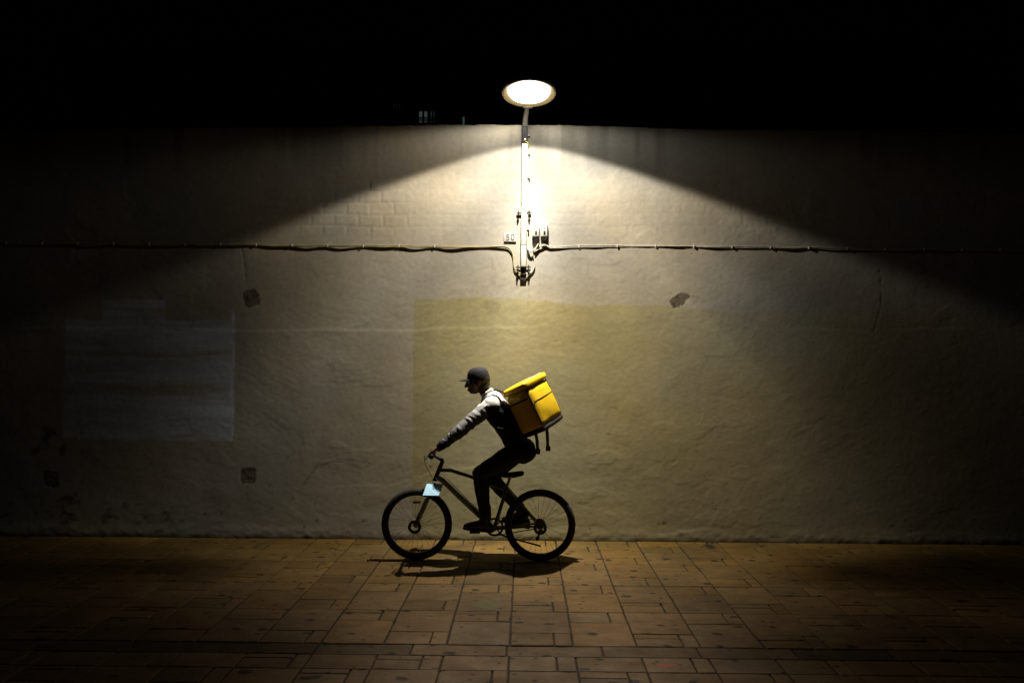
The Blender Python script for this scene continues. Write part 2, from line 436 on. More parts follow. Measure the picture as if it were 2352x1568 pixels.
    base *= 1 + (c2 * .17)[:, None] * np.array((1.0, .35, -.8))
    # vertical roller lanes / drip streaks
    base *= (1 + .035 * fbm(x * 9, z * .35, 42, 3))[:, None]
    # white-washed rectangle over old graffiti (streaky; bluish ambient light put into its colour)
    ws = np.maximum.reduce([rect(178, 736, 540, 1010, .012, .02, 1), rect(236, 686, 382, 742, .012, .02, 2), rect(524, 711, 541, 1012, .008, .006, 3, 8), rect(143, 732, 205, 1002, .012, .02, 4)])
    st = .5 + .5 * fbm(x * 1.1, z * 17 + .5 * fbm(x * 2, z, 45, 2), 44, 3)
    wsm = ws * np.clip(.50 + 1.25 * (st - .5), .06, .95)
    wsm = np.maximum(wsm, .8 * rect(527, 716, 540, 1008, .012, .012, 5, 8)); wsm = np.maximum(wsm, .6 * rect(182, 780, 200, 1000, .03, .02, 6, 8))
    base = base * (1 - wsm[:, None]) + wsm[:, None] * np.array((.62, .70, .84))
    # patches where the coat came off
    spot = np.zeros_like(x)
    for i, (px, py, rx, ry) in enumerate(((577, 684, 17, 20), (1562, 688, 20, 17), (570, 1092, 17, 18), (118, 1099, 19, 19), (1128, 704, 18, 17), (162, 1152, 14, 13))):
        cx, cz = W(px, py); s = .0046
        an = (.2, .7, 0, -.3, .5, .1)[i]; ux, uz = (x - cx) * math.cos(an) + (z - cz) * math.sin(an), (z - cz) * math.cos(an) - (x - cx) * math.sin(an)
        rr = ((np.abs(ux + .25 * uz * (i % 2)) / (rx * s)) ** (4, 2, 5, 3, 2, 2)[i] + (np.abs(uz) / (ry * s * (1, .82, 1, .9, 1, 1)[i])) ** (4, 2.4, 5, 2.5, 2, 2)[i]) + (.5, 1.1, .35, .8, 1, 1)[i] * fbm(x * 14, z * 14, 110 + i, 3)
        k = (1, 1, 1, 1, .3, .5)[i]
        sp = sstep(1.08, .92, rr) * k; spot = np.maximum(spot, sp)
    d -= spot * (.0025 - .004 * np.abs(fbm(x * 22, z * 22, 120, 2)))
    base = base * (1 - spot[:, None]) + spot[:, None] * np.array((.17, .14, .095)) * (1 + .5 * fbm(x * 25, z * 25, 121, 3))[:, None]
    # scuffs, scribbles, dark flecks
    mk = np.zeros_like(x)
    def stroke(pts, w, k):
        nonlocal mk
        q = [W(*p) for p in pts]
        for (ax, az), (bx, bz) in zip(q, q[1:]):
            sel = (x > min(ax, bx) - .1) & (x < max(ax, bx) + .1) & (z > min(az, bz) - .1) & (z < max(az, bz) + .1)
            xx, zz = x[sel], z[sel]; ll = math.hypot(bx - ax, bz - az) + 1e-9
            t = np.clip(((xx - ax) * (bx - ax) + (zz - az) * (bz - az)) / ll ** 2, 0, 1)
            ds = np.hypot(xx - ax - t * (bx - ax), zz - az - t * (bz - az))
            mk[sel] = np.maximum(mk[sel], k * sstep(w + .006, w - .002, ds) * (.65 + .5 * fbm(xx * 30, zz * 30, 131, 2)))
    stroke([(692, 1116), (712, 1088), (735, 1058), (756, 1042), (775, 1038)], .004, .5)
    stroke([(700, 1112), (725, 1076), (752, 1052), (800, 1038), (836, 1034)], .004, .5)
    stroke([(735, 1072), (760, 1060), (800, 1056), (836, 1058), (858, 1066)], .004, .5)
    stroke([(742, 1066), (775, 1052), (812, 1056)], .003, .4)
    stroke([(776, 1042), (800, 1052), (824, 1064)], .003, .4); stroke([(764, 1066), (790, 1078), (828, 1086)], .003, .4)
    stroke([(312, 1157), (345, 1155)], .003, .6); stroke([(300, 1182), (440, 1177)], .0025, .5); stroke([(356, 1222), (378, 1212)], .007, .8)
    stroke([(1010, 1120), (1014, 1112)], .006, .8); stroke([(941, 1096), (944, 1098)], .006, .5); stroke([(1393, 995), (1400, 997)], .006, .9)
    stroke([(1560, 1226), (1580, 1224)], .008, .8); stroke([(580, 1190), (586, 1184)], .006, .7); stroke([(620, 1168), (628, 1164)], .006, .7)
    stroke([(590, 1126), (606, 1150)], .006, .4); stroke([(560, 1126), (572, 1146)], .006, .4); stroke([(1140, 1140), (1142, 1170)], .004, .4)
    rs_ = random.Random(11)
    for _ in range(46):
        px, py = rs_.uniform(300, 2050), rs_.uniform(600, 1225); a_ = rs_.choice((-.5, -.35, .15, 1.45, -.7)) + rs_.uniform(-.2, .2); ln = rs_.uniform(4, 26)
        stroke([(px, py), (px + ln * math.cos(a_), py + ln * math.sin(a_))], rs_.uniform(.0015, .004), rs_.uniform(.15, .45))
    for _ in range(14):
        px, py = rs_.uniform(350, 2000), rs_.uniform(575, 700); stroke([(px, py), (px + rs_.uniform(-1, 1), py + rs_.uniform(15, 70))], .004, rs_.uniform(.1, .25))
    # dark blotches of scrubbed graffiti at the far left
    gl = sstep(.18, .42, fbm(x * 10, z * 10, 140, 4)) * np.maximum(rect(80, 980, 190, 1060, .06, .08, 8), rect(130, 1120, 185, 1190, .05, .06, 9))
    gl2 = sstep(.25, .45, fbm(x * 9 + 3, z * 14, 141, 4)) * rect(-200, 1150, 420, 1232, .12, .08, 10)
    mk = np.maximum(mk, np.maximum(.7 * gl, .5 * gl2))
    fle = sstep(.62, .70, fbm(x * 16, z * 16, 142, 3)) * sstep(1.0, .1, z)
    mk = np.maximum(mk, .6 * fle)
    mk = np.maximum(mk, .55 * crk)
    # splash-zone grime along the foot, washed-out ends of it
    gr = sstep(.22 + .12 * fbm(x * 1.5, x * 0, 150, 3), -.02, z) * (.35 + .3 * fbm(x * 3, z * 8, 151, 4))
    gr2 = sstep(.085 + .05 * fbm(x * 5, x * 0, 152, 3), -.0, z)
    mk = np.clip(np.maximum(mk, np.maximum(gr, .85 * gr2)), 0, 1)
    # green-brown rain streaks under the coping
    rs = sstep(.0, .5, fbm(x * 7, z * .5, 153, 4)) * sstep(.7, 0, (top[None, :] - Zg).ravel()) * .35
    mk = np.maximum(mk, rs)
    base = base * (1 - mk[:, None]) + mk[:, None] * np.array((.055, .045, .032))
    # mesh
    V = np.stack([x, WALL_Y - d, z], 1)
    n0 = len(V)
    yb = WALL_Y + .28
    tl = np.stack([xs, np.full(nx, yb), top - .01], 1); bl = np.array([(X0, yb, -.03), (X1, yb, -.03)])
    V = np.concatenate([V, tl, bl])
    i = np.arange(nz - 1)[:, None] * nx + np.arange(nx - 1)[None, :]; i = i.ravel()
    Q = np.stack([i, i + 1, i + nx + 1, i + nx], 1)
    a = (nz - 1) * nx + np.arange(nx - 1); b_ = n0 + np.arange(nx - 1)
    Q = np.concatenate([Q, np.stack([a, a + 1, b_ + 1, b_], 1)])
    me = bpy.data.meshes.new('wall')
    faces = Q.tolist(); faces.append([n0 + k for k in range(nx)] + [n0 + nx + 1, n0 + nx])
    faces.append([k * nx for k in range(nz)] + [n0, n0 + nx]); faces.append([k * nx + nx - 1 for k in range(nz)][::-1] + [n0 + nx + 1, n0 + nx - 1])
    me.from_pydata(V.tolist(), [], faces); me.update()
    c = np.concatenate([base, np.tile((.35, .31, .26), (nx + 2, 1))])
    set_col(me, 'paint', np.clip(c, .01, .9))
    o = link('wall', me, wall_mat(), smooth=True, angle=70)
    tag(o, 'long pale plastered street wall with an olive repainted patch and peeling spots', 'wall')
    return d.reshape(nz, nx), xs
wall()

# ------------------------------------------------------------------ street lamp on the wall
m_dark = mat('dark_steel', (.045, .042, .045), .6, var=.3, bump=.3, bscale=80)
m_cream = mat('cream_painted_steel', (.60, .57, .50), .5, var=.08, scale=25, bump=.15, bscale=120)
m_grey = mat('grey_painted_steel', (.30, .29, .25), .55, var=.15, bump=.15)
m_gold = mat('reflector_rim', (.45, .33, .14), .4, var=.1)
m_zinc = mat('zinc_bolt', (.4, .4, .4), .4, metal=1, var=.2)
m_rust = mat('old_clamp', (.07, .06, .05), .7, var=.3)
LAMP_Y = 6.66
lc = at(1215, 214, LAMP_Y)                       # centre of the rim plane
TILT = R(7)
rotL = Matrix.Rotation(-TILT, 3, 'X')            # street side lifted
lamp = empty('street_lamp', W(1203, 640) and Vector((W(1203, 640)[0], WALL_Y, W(1203, 640)[1])))
tag(lamp, 'lit round wall lamp on a short arm at the top of a white post', 'street lamp')
pt, pb = at(1205.6, 330, WALL_Y - .042), at(1202.6, 613, WALL_Y - .042)
def along(t, y): p = pt.lerp(pb, t); return Vector((p.x, y, p.z))
ctop, cbot = at(1206.2, 279, WALL_Y - .012), at(1201.8, 643, WALL_Y - .012)
ax_z = (ctop - cbot).normalized(); rot_p = Matrix((Vector((0, 1, 0)).cross(ax_z), Vector((0, 1, 0)), ax_z)).transposed()
MB().box((ctop + cbot) / 2, (.064, .022, (ctop - cbot).length), rot_p, .004).build('wall_bracket', m_dark, lamp)
L0 = (pt - pb).length
seg = [(0, .495), (.495, .827), (.827, 1)]
for a, b in seg:                                  # three lengths of boxed post
    p, q = pt.lerp(pb, a + .0015), pt.lerp(pb, b - .0015)
    MB().box((p + q) / 2, (.058 - .006 * a, .036, (p - q).length), rot_p, .006).build('post', m_cream, lamp)
# arm: from the bracket head forward and up to the shade collar
rim_back = lc + rotL @ Vector((-.008, .262, 0))
MB().box(at(1206, 303, WALL_Y - .040), (.062, .036, .225), rot_p, .004).build('arm_socket', m_dark, lamp)
arm_pts = [at(1206.4, 288, WALL_Y - .045), at(1206.5, 279, WALL_Y - .07), at(1207.5, 268, WALL_Y - .13), rim_back + Vector((-.006, .03, .015)), rim_back + Vector((0, -.02, .05))]
MB().tube(arm_pts, [.029, .028, .026, .025, .025], 16).build('arm', m_grey, lamp)
# shade, seen from below; profile in its own axis (z up, rim at z = 0)
prof_out = [(.262, -.012), (.268, .0), (.262, .022), (.235, .07), (.18, .115), (.10, .14), (.0, .148)]
prof_in = [(.0, .140), (.10, .132), (.176, .107), (.229, .064), (.252, .018), (.2565, -.002), (.256, -.012)]
MB().lathe(prof_out[::-1] + [(.256, -.012)] + prof_in[::-1][1:], lc, rotL).build('shade', m_cream, lamp)
MB().lathe([(.2555, -.008), (.212, .016), (.2095, .012), (.2535, -.012)], lc, rotL, close=True).build('rim_ring', m_gold, lamp)
MB().box(rim_back + Vector((0, .004, .012)), (.10, .034, .05), None, .006).build('collar', m_cream, lamp)
glass = emis('lamp_glass_lit', (1, .965, .88), 5, (.9, .9, .9))
gl = [(.209, .012), (.194, -.012), (.15, -.030), (.08, -.040), (.0, -.043)]
MB().lathe([(.0, .016), (.209, .016)] + gl, lc, rotL).build('glass', glass, lamp)
# bolts, clamps, earth wire
MB().lathe([(0, .012), (.012, .010), (.016, .004), (.016, 0)], at(1206, 321, WALL_Y - .058), Matrix.Rotation(R(90), 3, 'X'), 12).build('bolt', m_zinc, lamp)
m_earth = mat('earth_wire_sleeve', (.55, .55, .04), .5, var=.3, scale=80)
e0 = at(1207.5, 326, WALL_Y - .064)
MB().tube([e0, e0 + Vector((.012, -.012, -.004)), e0 + Vector((.024, -.008, -.016)), e0 + Vector((.028, .01, -.03)), e0 + Vector((.03, .03, -.05))], .004, 8).build('earth_wire', m_earth, lamp)
for px, py in ((1192, 489), (1214.5, 487.5), (1190.5, 613.5), (1213.5, 613)):
    c = at(px, py, WALL_Y - .03); s = -1 if px < 1203 else 1
    k = MB()
    k.box(c + Vector((0, .012, 0)), (.05, .014, .016), None, .002)
    k.cyl(c + Vector((s * .004, .02, 0)), c + Vector((s * .004, -.03, 0)), .007, 10)
    k.cyl(c + Vector((s * .004, -.008, 0)), c + Vector((s * .004, -.018, 0)), .013, 6)
    k.box(c + Vector((s * .004, .004, 0)), (.012, .012, .052), None, .002)
    k.build('clamp', m_rust, lamp)
m_cable = mat('painted_cable', (.52, .48, .40), .6, var=.15, scale=30, bump=.3, bscale=60)
m_cable_y = mat('worn_cable', (.42, .35, .17), .6, var=.3, scale=14, bump=.3, bscale=60)
wp = []
for px, py, off in ((1214, 333, .03), (1212.8, 353, .012), (1213.4, 380, .03), (1213.2, 408, .012), (1212.4, 440, .026), (1212, 480, .012), (1211.6, 525, .02), (1211.2, 560, .014), (1212, 573, .03), (1217, 577, .035)):
    wp.append(at(px, py, WALL_Y - off))
MB().tube(wp, .0045, 8).build('supply_wire', m_cable, lamp)
for px, py in ((1214.5, 312), (1214, 354), (1214, 409), (1212.5, 527)):
    MB().box(at(px, py, WALL_Y - .016), (.028, .03, .012), None, .003).build('wire_clip', m_cream, lamp)
# lamp optic: light distribution shaped to fit wanted brightness, edges darkened too (full cut-off, batwing along the street)
def photometry():
    va = [i * 1.0 for i in range(0, 92)]; ha = [i * 7.5 for i in range(0, 49)]
    CUT = 68.5
    def inten(v, h):
        th, ph = R(v), R(h)
        # h = 0 along the street; +90 towards the wall
        dx, dy, dz = math.sin(th) * math.cos(ph), math.sin(th) * math.sin(ph), math.cos(th)
        px = math.degrees(math.atan2(abs(dx), dz)); py = math.degrees(math.atan2(dy, dz))
        A = float(np.mean(np.interp(np.abs(px + SM), [0, 12, 25, 36, 47, 55, 60, 70, 90], AX)))
        B = float(np.mean(np.interp(py + .5 * SM, [-60, -40, -31, -20, -8, 0, 8, 11, 17, 25, 33, 42, 55, 70], BY)))
        A = A ** (1 - .8 * float(sstep(20, 42, py)))
        cy, sy = math.cos(R(LT)), math.sin(R(LT))
        ang = math.degrees(math.acos(max(-1, min(1, dz * cy - dy * sy))))
        sx = -math.degrees(math.atan2(dx, dz))
        w1, w2 = 9.5 + .45 * max(0, py - 19), (7.5 if py > 14 else 6.0) + .45 * max(0, py - 19)
        k = [math.exp(-((sx - a) / w1) ** 2 - ((py - b) / w2) ** 2) for a, b, c in CX]
        C = math.exp(sum(w * c[2] for w, c in zip(k, CX)) / (sum(k) + .25))
        f = float(sstep(CUT + 1.6, CUT - 2.4, ang))
        spill = SP * (1 - .3 * math.sin(R(sx))) * (.14 + .86 * (px / 90) ** 2) * float(sstep(93, 76, v)) * float(sstep(89.5, 82, px))
        return A * B * C * f + spill * (1 - f)
    rows = []
    for h in ha: rows.append(' '.join('%.3f' % (inten(v, h) * 100) for v in va))
    return '\n'.join(['IESNA:LM-63-2002', '[TEST] street lamp', 'TILT=NONE', '1 -1 1 %d %d 1 2 0.1 0.1 0' % (len(va), len(ha)), '1 1 100',
                      ' '.join('%g' % v for v in va), ' '.join('%g' % h for h in ha)] + rows) + '\n'
AX = [1, .7, .42, .3, .22, .19, .18, .18, .18]
BY = [.8, 1.1, 1.3, 1.8, 2.6, 3.6, 4.3, 4.5, 3.8, 2.8, 2.0, 1.1, .7, .5]
LT = 5.5
SP = .10
SM = np.linspace(-9, 9, 13)
CX = [(-65.0, 19.5, -0.978), (-61.6, 14.9, -0.233), (-63.5, 13.7, -4.5), (65.3, 18.0, 0.044), (63.5, 14.9, -2.95), (53.4, 10.7, 0.89), (-54.6, 9.3, -2.158), (-46.7, 52.9, -2.149), (48.7, 51.7, -1.512), (-59.0, 43.7, -0.69), (59.5, 41.5, 0.137), (-59.3, 10.7, -1.47), (-54.6, 8.2, -2.474), (56.4, 10.7, -1.361), (50.2, 8.2, -4.5), (58.0, 9.9, -4.5), (45.5, 7.9, -1.869), (-17.7, 30.3, -1.28), (18.1, 30.3, -1.468), (13.1, 24.3, -0.647), (-21.4, 26.0, -0.409), (-11.3, 20.1, -1.04), (7.2, 18.0, -1.196), (14.3, 49.3, -2.229), (-17.5, 39.8, -2.429), (-1.2, 14.9, -0.409), (-1.0, 12.7, -0.436), (-61.5, 34.5, -0.139), (-44.4, 20.1, -0.265), (50.1, 22.7, 1.213), (34.2, 15.6, -0.653), (35.3, 44.2, -1.702), (-51.4, 34.5, -1.234), (47.4, 34.5, -1.139), (37.6, 26.0, -0.657), (-59.8, 26.0, 1.606), (-66.6, 23.9, 1.8), (60.1, 25.1, 0.264), (13.0, 17.6, -1.196), (-30.0, 17.6, -1.114), (-48.2, 17.6, 0.093), (-58.0, 17.6, 1.355), (-65.5, 17.6, -1.264), (52.6, 17.6, 1.018), (61.6, 17.6, 1.8), (9.3, 12.7, -0.877), (43.0, 12.7, 1.8), (-37.4, 12.3, -0.146), (-47.7, 12.3, 0.745), (56.5, 12.7, 0.421), (11.4, 9.9, 0.383), (29.9, 9.9, 0.483), (45.6, 9.9, 1.501), (-30.4, 9.9, 0.567), (-41.5, 9.9, 0.515), (12.0, 7.7, -0.142), (29.1, 7.7, -0.382), (38.2, 7.7, 0.071), (-25.4, 7.7, -0.757), (-34.3, 7.7, -1.461), (-48.1, 8.2, 0.066), (-45.2, -5.6, -4.5), (41.6, -5.6, -4.411), (-34.8, -23.9, -4.5), (31.2, -26.3, -4.5), (-6.5, 3.0, 0.345), (14.4, -5.6, 0.296), (25.1, -0.1, 0.126), (-31.3, 1.9, 0.083), (-42.1, 1.9, -0.481), (-0.8, -19.2, 0.128), (-21.0, -19.2, -0.184), (19.7, -19.2, 0.223), (-31.3, -19.2, -0.881), (28.6, -19.2, -1.159), (-0.7, -30.1, 0.034), (-14.1, -30.1, 1.103), (12.7, -30.1, 1.233), (-23.2, -30.1, -3.371), (20.6, -30.1, -1.665)]
tx = bpy.data.texts.new('lamp_photometry'); tx.write(photometry())
ld = bpy.data.lights.new('lamp_light', 'POINT'); ld.energy = 62.0; ld.color = (1, .93, .80); ld.shadow_soft_size = .03
ld.use_nodes = True; nt = ld.node_tree
ies = nt.nodes.new('ShaderNodeTexIES'); ies.mode = 'INTERNAL'; ies.ies = tx; ies.inputs['Strength'].default_value = 1
nt.links.new(ies.outputs['Fac'], nt.nodes['Emission'].inputs['Strength'])
lo = bpy.data.objects.new('lamp_light', ld); COL.objects.link(lo)
lo.location = lc + rotL @ Vector((0, 0, -.085)); lo.rotation_euler = (0, 0, R(-90))
lo.parent = lamp; lo.location -= lamp.location

# ------------------------------------------------------------------ cables along the wall
def bundle(path, name, label, strands, clips, m):
    """path: (px, py, stand-off) along the wall"""
    P = [at(px, py, WALL_Y - o) for px, py, o in path]
    Q = []
    for i in range(len(P) - 1):                    # catmull-rom
        p0, p1, p2, p3 = P[max(i - 1, 0)], P[i], P[i + 1], P[min(i + 2, len(P) - 1)]
        n = max(3, int((p2 - p1).length / .03))
        for k in range(n):
            t = k / n
            Q.append(.5 * ((2 * p1) + (p2 - p0) * t + (2 * p0 - 5 * p1 + 4 * p2 - p3) * t * t + (3 * p1 - p0 - 3 * p2 + p3) * t ** 3))
    Q.append(P[-1])
    mb = MB()
    for s, (dz, dy, r) in enumerate(strands):
        pts = []
        for i, q in enumerate(Q):
            ph = q.x * (3.1 + s) + s * 2
            pts.append(q + Vector((0, dy + .002 * math.sin(ph * 2.3), dz + .003 * math.sin(ph))))
        mb.tube(pts, r, 8)
    o = mb.build(name, m)
    tag(o, label, 'cable', 'cables fixed along the wall')
    for px, py in clips:
        MB().box(at(px, py, WALL_Y - .007), (.016, .016, .030), None, .004).build('cable_clip', m_cream, o)
    return o
random.seed(5)
left = []; clips = []
x = -560
ys = lambda px: float(np.interp(px, [-600, 300, 560, 760, 900, 1050, 1150], [556, 560.5, 563, 565.3, 566.3, 566.5, 566.6]))
while x < 1140:
    left.append((x, ys(x) - .3, .0075)); clips.append((x, ys(x) - .5)); left.append((x + 41, ys(x + 41) + random.uniform(.1, .7), .0082 + random.uniform(-.001, .005))); x += 82
left += [(1152, 566.4, .014), (1166, 569, .014), (1174, 576, .014), (1178, 586, .014), (1179.5, 600, .014), (1181, 614, .016), (1187, 625, .013), (1196, 628.5, .018), (1204, 629, .030)]
bundle(left, 'cable', 'long worn cable pair along the wall left of the lamp post', [(.0055, 0, .0052), (-.0055, .001, .0060)], clips[:-1] + [(1178.5, 589)], m_cable_y)
right = [(1204, 629, .030), (1213, 628, .018), (1222, 623, .014), (1227.5, 613, .016), (1228, 601, .014), (1226.5, 589, .014), (1225, 580, .016), (1227, 573, .02), (1235, 567.5, .022), (1246, 563.5, .022), (1254, 563, .018), (1262, 567.5, .016), (1280, 568.3, .014)]
clips = [(1226.5, 590)]
x = 1330; ys2 = lambda px: float(np.interp(px, [1280, 1400, 1500, 1700, 1850, 1980, 3000], [567.5, 565.2, 565.4, 567.5, 569, 572, 577]))
while x < 2950:
    right.append((x, ys2(x) - .5, .007)); clips.append((x, ys2(x))); right.append((x + 44, ys2(x + 44) + random.uniform(-.6, 1.0), .009 + random.uniform(-.002, .005))); x += 88
bundle(right, 'cable', 'thin painted cable on the wall right of the lamp post, looping under the post foot', [(.005, 0, .0048), (-.005, .001, .0050)], clips, m_cable)
bx0 = at(1212, 566, WALL_Y - .02)
bundle([(1211, 562, .018), (1214, 572, .022), (1219, 578, .03), (1225, 575, .03), (1231, 570, .03), (1237, 560, .035)], 'cable', 'short feed cable hanging between white post and left fuse box', [(0, 0, .008)], [], m_cable)

# ------------------------------------------------------------------ fuse boxes
m_box = mat('grey_plastic_box', (.50, .49, .45), .45, var=.08, scale=30)
m_blk = mat('black_plastic', (.012, .012, .013), .5, var=.2)
m_lab = mat('white_sticker', (.8, .8, .78), .5, var=.03)
def fuse_box(px, py, label):
    c = at(px, py, WALL_Y - .024)
    o = empty('fuse_box', (c.x, WALL_Y, c.z)); tag(o, label, 'fuse box', 'fuse boxes beside the lamp post')
    MB().box(c + Vector((0, .002, 0)), (.074, .042, .146), None, .006).build('housing', m_box, o)
    MB().box(c + Vector((0, -.0245, 0)), (.066, .012, .134), None, .004).build('cover', m_box, o)
    MB().box(c + Vector((.004, -.0325, -.028)), (.020, .008, .032), None, .002).build('switch', m_blk, o)
    MB().box(c + Vector((.004, -.0315, .046)), (.030, .004, .016), None, .001).build('sticker', m_lab, o)
    MB().cyl(c + Vector((.002, -.029, .018)), c + Vector((.002, -.035, .018)), .005, 10).build('screw', m_zinc, o)
    g = MB(); g.cyl(c + Vector((.01, -.005, -.073)), c + Vector((.01, -.005, -.10)), .011, 12); g.build('cable_gland', m_box, o)
fuse_box(1230.2, 529, 'grey fuse box with a black switch, the one next to the white lamp post')
fuse_box(1249.5, 529, 'grey fuse box with a black switch, the one farther right from the lamp post')

# number plate 50
pc = at(1172, 545.5, WALL_Y - .012)
pl = empty('number_plate', (pc.x, WALL_Y, pc.z)); tag(pl, 'small pale plate with a stencilled 50 fixed left of the lamp post', 'number plate')
m_plate = mat('plate_enamel', (.62, .60, .54), .5, var=.1, scale=30, bump=.2)
MB().box(pc + Vector((0, .004, 0)), (.128, .014, .088), Matrix.Rotation(R(1.5), 3, 'Y'), .003).build('plate', m_plate, pl)
fc = bpy.data.curves.new('numeral', 'FONT'); fc.body = '50'; fc.size = .092; fc.align_x = 'CENTER'; fc.align_y = 'CENTER'; fc.extrude = .0012; fc.offset = .0022; fc.space_character = 1.12
fo = bpy.data.objects.new('numeral', fc); COL.objects.link(fo)
dg = bpy.context.evaluated_depsgraph_get(); dg.update()
fm = bpy.data.meshes.new_from_object(fo.evaluated_get(dg)); bpy.data.objects.remove(fo)
fm.transform(Matrix.Translation(pc + Vector((0, -.0042, 0))) @ Matrix.Rotation(R(90), 4, 'X'))
link('numeral', fm, mat('stencil_paint', (.16, .15, .14), .7, var=.5, scale=60), pl, smooth=False)

# ------------------------------------------------------------------ building beyond the wall
m_far = mat('unlit_render', (.12, .12, .13), .9, var=.2, bump=.2)
BY_ = 16.0
bl = empty('building', (0, BY_, 0)); tag(bl, 'unlit dark building behind the wall with one dim barred window', 'building')
MB().box((0, BY_ + 3.2, 4.6), (22, 6, 9.2), None, .05).build('facade', m_far, bl, smooth=False)
MB().box((0, BY_ + 3.2, 9.3), (22.6, 6.6, .2), None, .03).build('roof', m_far, bl, smooth=False)
def window(x0, y0, x1, y1, mt, bars, rails, name='window'):
    a, b = at(x0, y1, BY_ + .16), at(x1, y0, BY_ + .16)
    f = MB(); t = .03
    c = (a + b) / 2; w, h = b.x - a.x, b.z - a.z
    for sx in (-1, 1): f.box(c + Vector((sx * (w / 2 + t / 2), 0, 0)), (t, .09, h + 2 * t))
    for sz in (-1, 1): f.box(c + Vector((0, 0, sz * (h / 2 + t / 2))), (w, .088, t))
    for k in bars: f.box(Vector((a.x + w * k[0], c.y - .012, c.z)), (w * k[1], .03, h))
    for k in rails: f.box(Vector((c.x, c.y - .013, a.z + h * k[0])), (w, .034, h * k[1]))
    o = f.build(name, m_far, bl, smooth=False)
    MB().box(c + Vector((0, .02, 0)), (w, .02, h)).build('pane', mt, o, smooth=False)
def lit(name, c1, c2, s):
    m = emis(name, c1, s, (.1, .1, .1)); N = m.node_tree.nodes; L = m.node_tree.links
    tc = N.new('ShaderNodeTexCoord'); n = N.new('ShaderNodeTexNoise'); n.inputs['Scale'].default_value = 6; L.new(tc.outputs['Object'], n.inputs['Vector'])
    mx = N.new('ShaderNodeMix'); mx.data_type = 'RGBA'; mx.inputs['A'].default_value = (*c1, 1); mx.inputs['B'].default_value = (*c2, 1)
    L.new(n.outputs['Fac'], mx.inputs['Factor']); L.new(mx.outputs['Result'], N['Principled BSDF'].inputs['Emission Color']); return m
wl = lit('dim_lit_window', (.5, .9, 1.0), (.9, .85, .7), .045)
window(962.5, 256, 999, 283, wl, [(.27, .12), (.64, .22), (.86, .14), (.985, .05)], [(.16, .06), (.30, .07), (.44, .06)])
window(1062.3, 268.5, 1067.5, 290, lit('dim_narrow_strip', (.5, .8, .6), (.6, .75, .55), .05), [], [])  # narrow pale upright shape, built as a glowing pane
window(904, 238, 920, 252, lit('faint_window', (.5, .5, .5), (.8, .4, .3), .006), [(.3, .2), (.7, .2)], [])

# ------------------------------------------------------------------ bicycle
BIKE_Y = 6.47
def P(X, Yo, Z): return Vector((X, BIKE_Y + Yo, Z))
bike = empty('bicycle', P(-.44, 0, 0)); tag(bike, 'dark mountain bicycle with fat tyres and a pale blue plate over its front wheel', 'bicycle')
m_frame = mat('dark_frame_paint', (.030, .034, .024), .35, var=.2, coat=.4)
m_frame2 = mat('grey_frame_paint', (.26, .265, .28), .35, var=.15, coat=.4)
m_rub = mat('tyre_rubber', (.014, .013, .012), .85, var=.25, scale=40, bump=.4, bscale=150)
m_rim = mat('black_rim', (.02, .02, .02), .45, var=.2)
m_steel = mat('dull_steel', (.30, .30, .30), .4, metal=1, var=.2)
m_plate_b = mat('pale_blue_plate', (.38, .64, .84), .45, var=.15, scale=18)
m_orange = mat('orange_reflector', (.55, .16, .02), .3, var=.1)
m_fork = mat('grey_fork', (.20, .20, .19), .4, var=.1)
FW, RW, WR = (-1.016, .335), (.145, .335), .333
def wheel(cx, cz, front):
    c = P(cx, 0, cz)
    rim = MB(); rot = Matrix.Rotation(R(90), 3, 'X')
    rim.lathe([(.272, -.014), (.286, -.016), (.290, -.013), (.290, .013), (.286, .016), (.272, .014), (.266, .006), (.266, -.006)], c, rot, 64, True)
    w = rim.build('wheel', m_rim, bike)
    t = MB(); n = 120; mm = 14; rings = []
    for i in range(n):
        a = 2 * math.pi * i / n; ring = []
        for j in range(mm):
            b = 2 * math.pi * j / mm; r0 = .0315; kn = 0
            if math.cos(b) > .35: kn = .0035 if (i + (j % 2) * 2) % 4 < 2 else 0
            rr = .3035 - .0015 + (r0 - .002 + kn) * math.cos(b); yy = (r0 - .001 + kn * .3) * math.sin(b)
            rr = max(rr, .276)
            ring.append(t.bm.verts.new(c + Vector((rr * math.cos(a), yy, rr * math.sin(a)))))
        rings.append(ring)
    for i in range(n): t.skin(rings[i], rings[(i + 1) % n])
    t.build('tyre', m_rub, w, angle=60)
    MB().lathe([(.0, -.05), (.012, -.05), (.012, -.036), (.028, -.034), (.028, -.028), (.016, -.022), (.016, .022), (.028, .028), (.028, .034), (.012, .036), (.012, .05), (0, .05)], c, rot, 20).build('hub', m_rub, w)
    for k in range(28):
        a = 2 * math.pi * k / 28 + .05; s = 1 if k % 2 else -1; tw = .5 * (1 if (k // 2) % 2 else -1)
        p = c + Vector((.026 * math.cos(a + tw), .031 * s, .026 * math.sin(a + tw))); q = c + Vector((.268 * math.cos(a), .003 * s, .268 * math.sin(a)))
        MB().tube([p, q], .0012, 5).build('spoke', m_rim, w)
    d = MB(); d.lathe([(.034, .040), (.062, .040), (.062, .0420), (.034, .0420)], c + Vector((0, -.083, 0)), rot, 36, True)
    d.build('brake_disc', m_rim, w)
    if front:
        MB().box(c + Vector((.0, -.012, .205)), (.075, .010, .022), None, .004).build('reflector', m_orange, w)
    return w
wheel(*FW, True); wheel(*RW, False)
BBp = P(-.285, 0, .30); HT, HB = P(-.80, 0, .865), P(-.846, 0, .750)
ST = P(-.165, 0, .69)
f = MB()
f.tube([HT + (HT - HB) * .1, HT, HB, HB - (HT - HB) * .1], [.024, .021, .021, .024], 16)
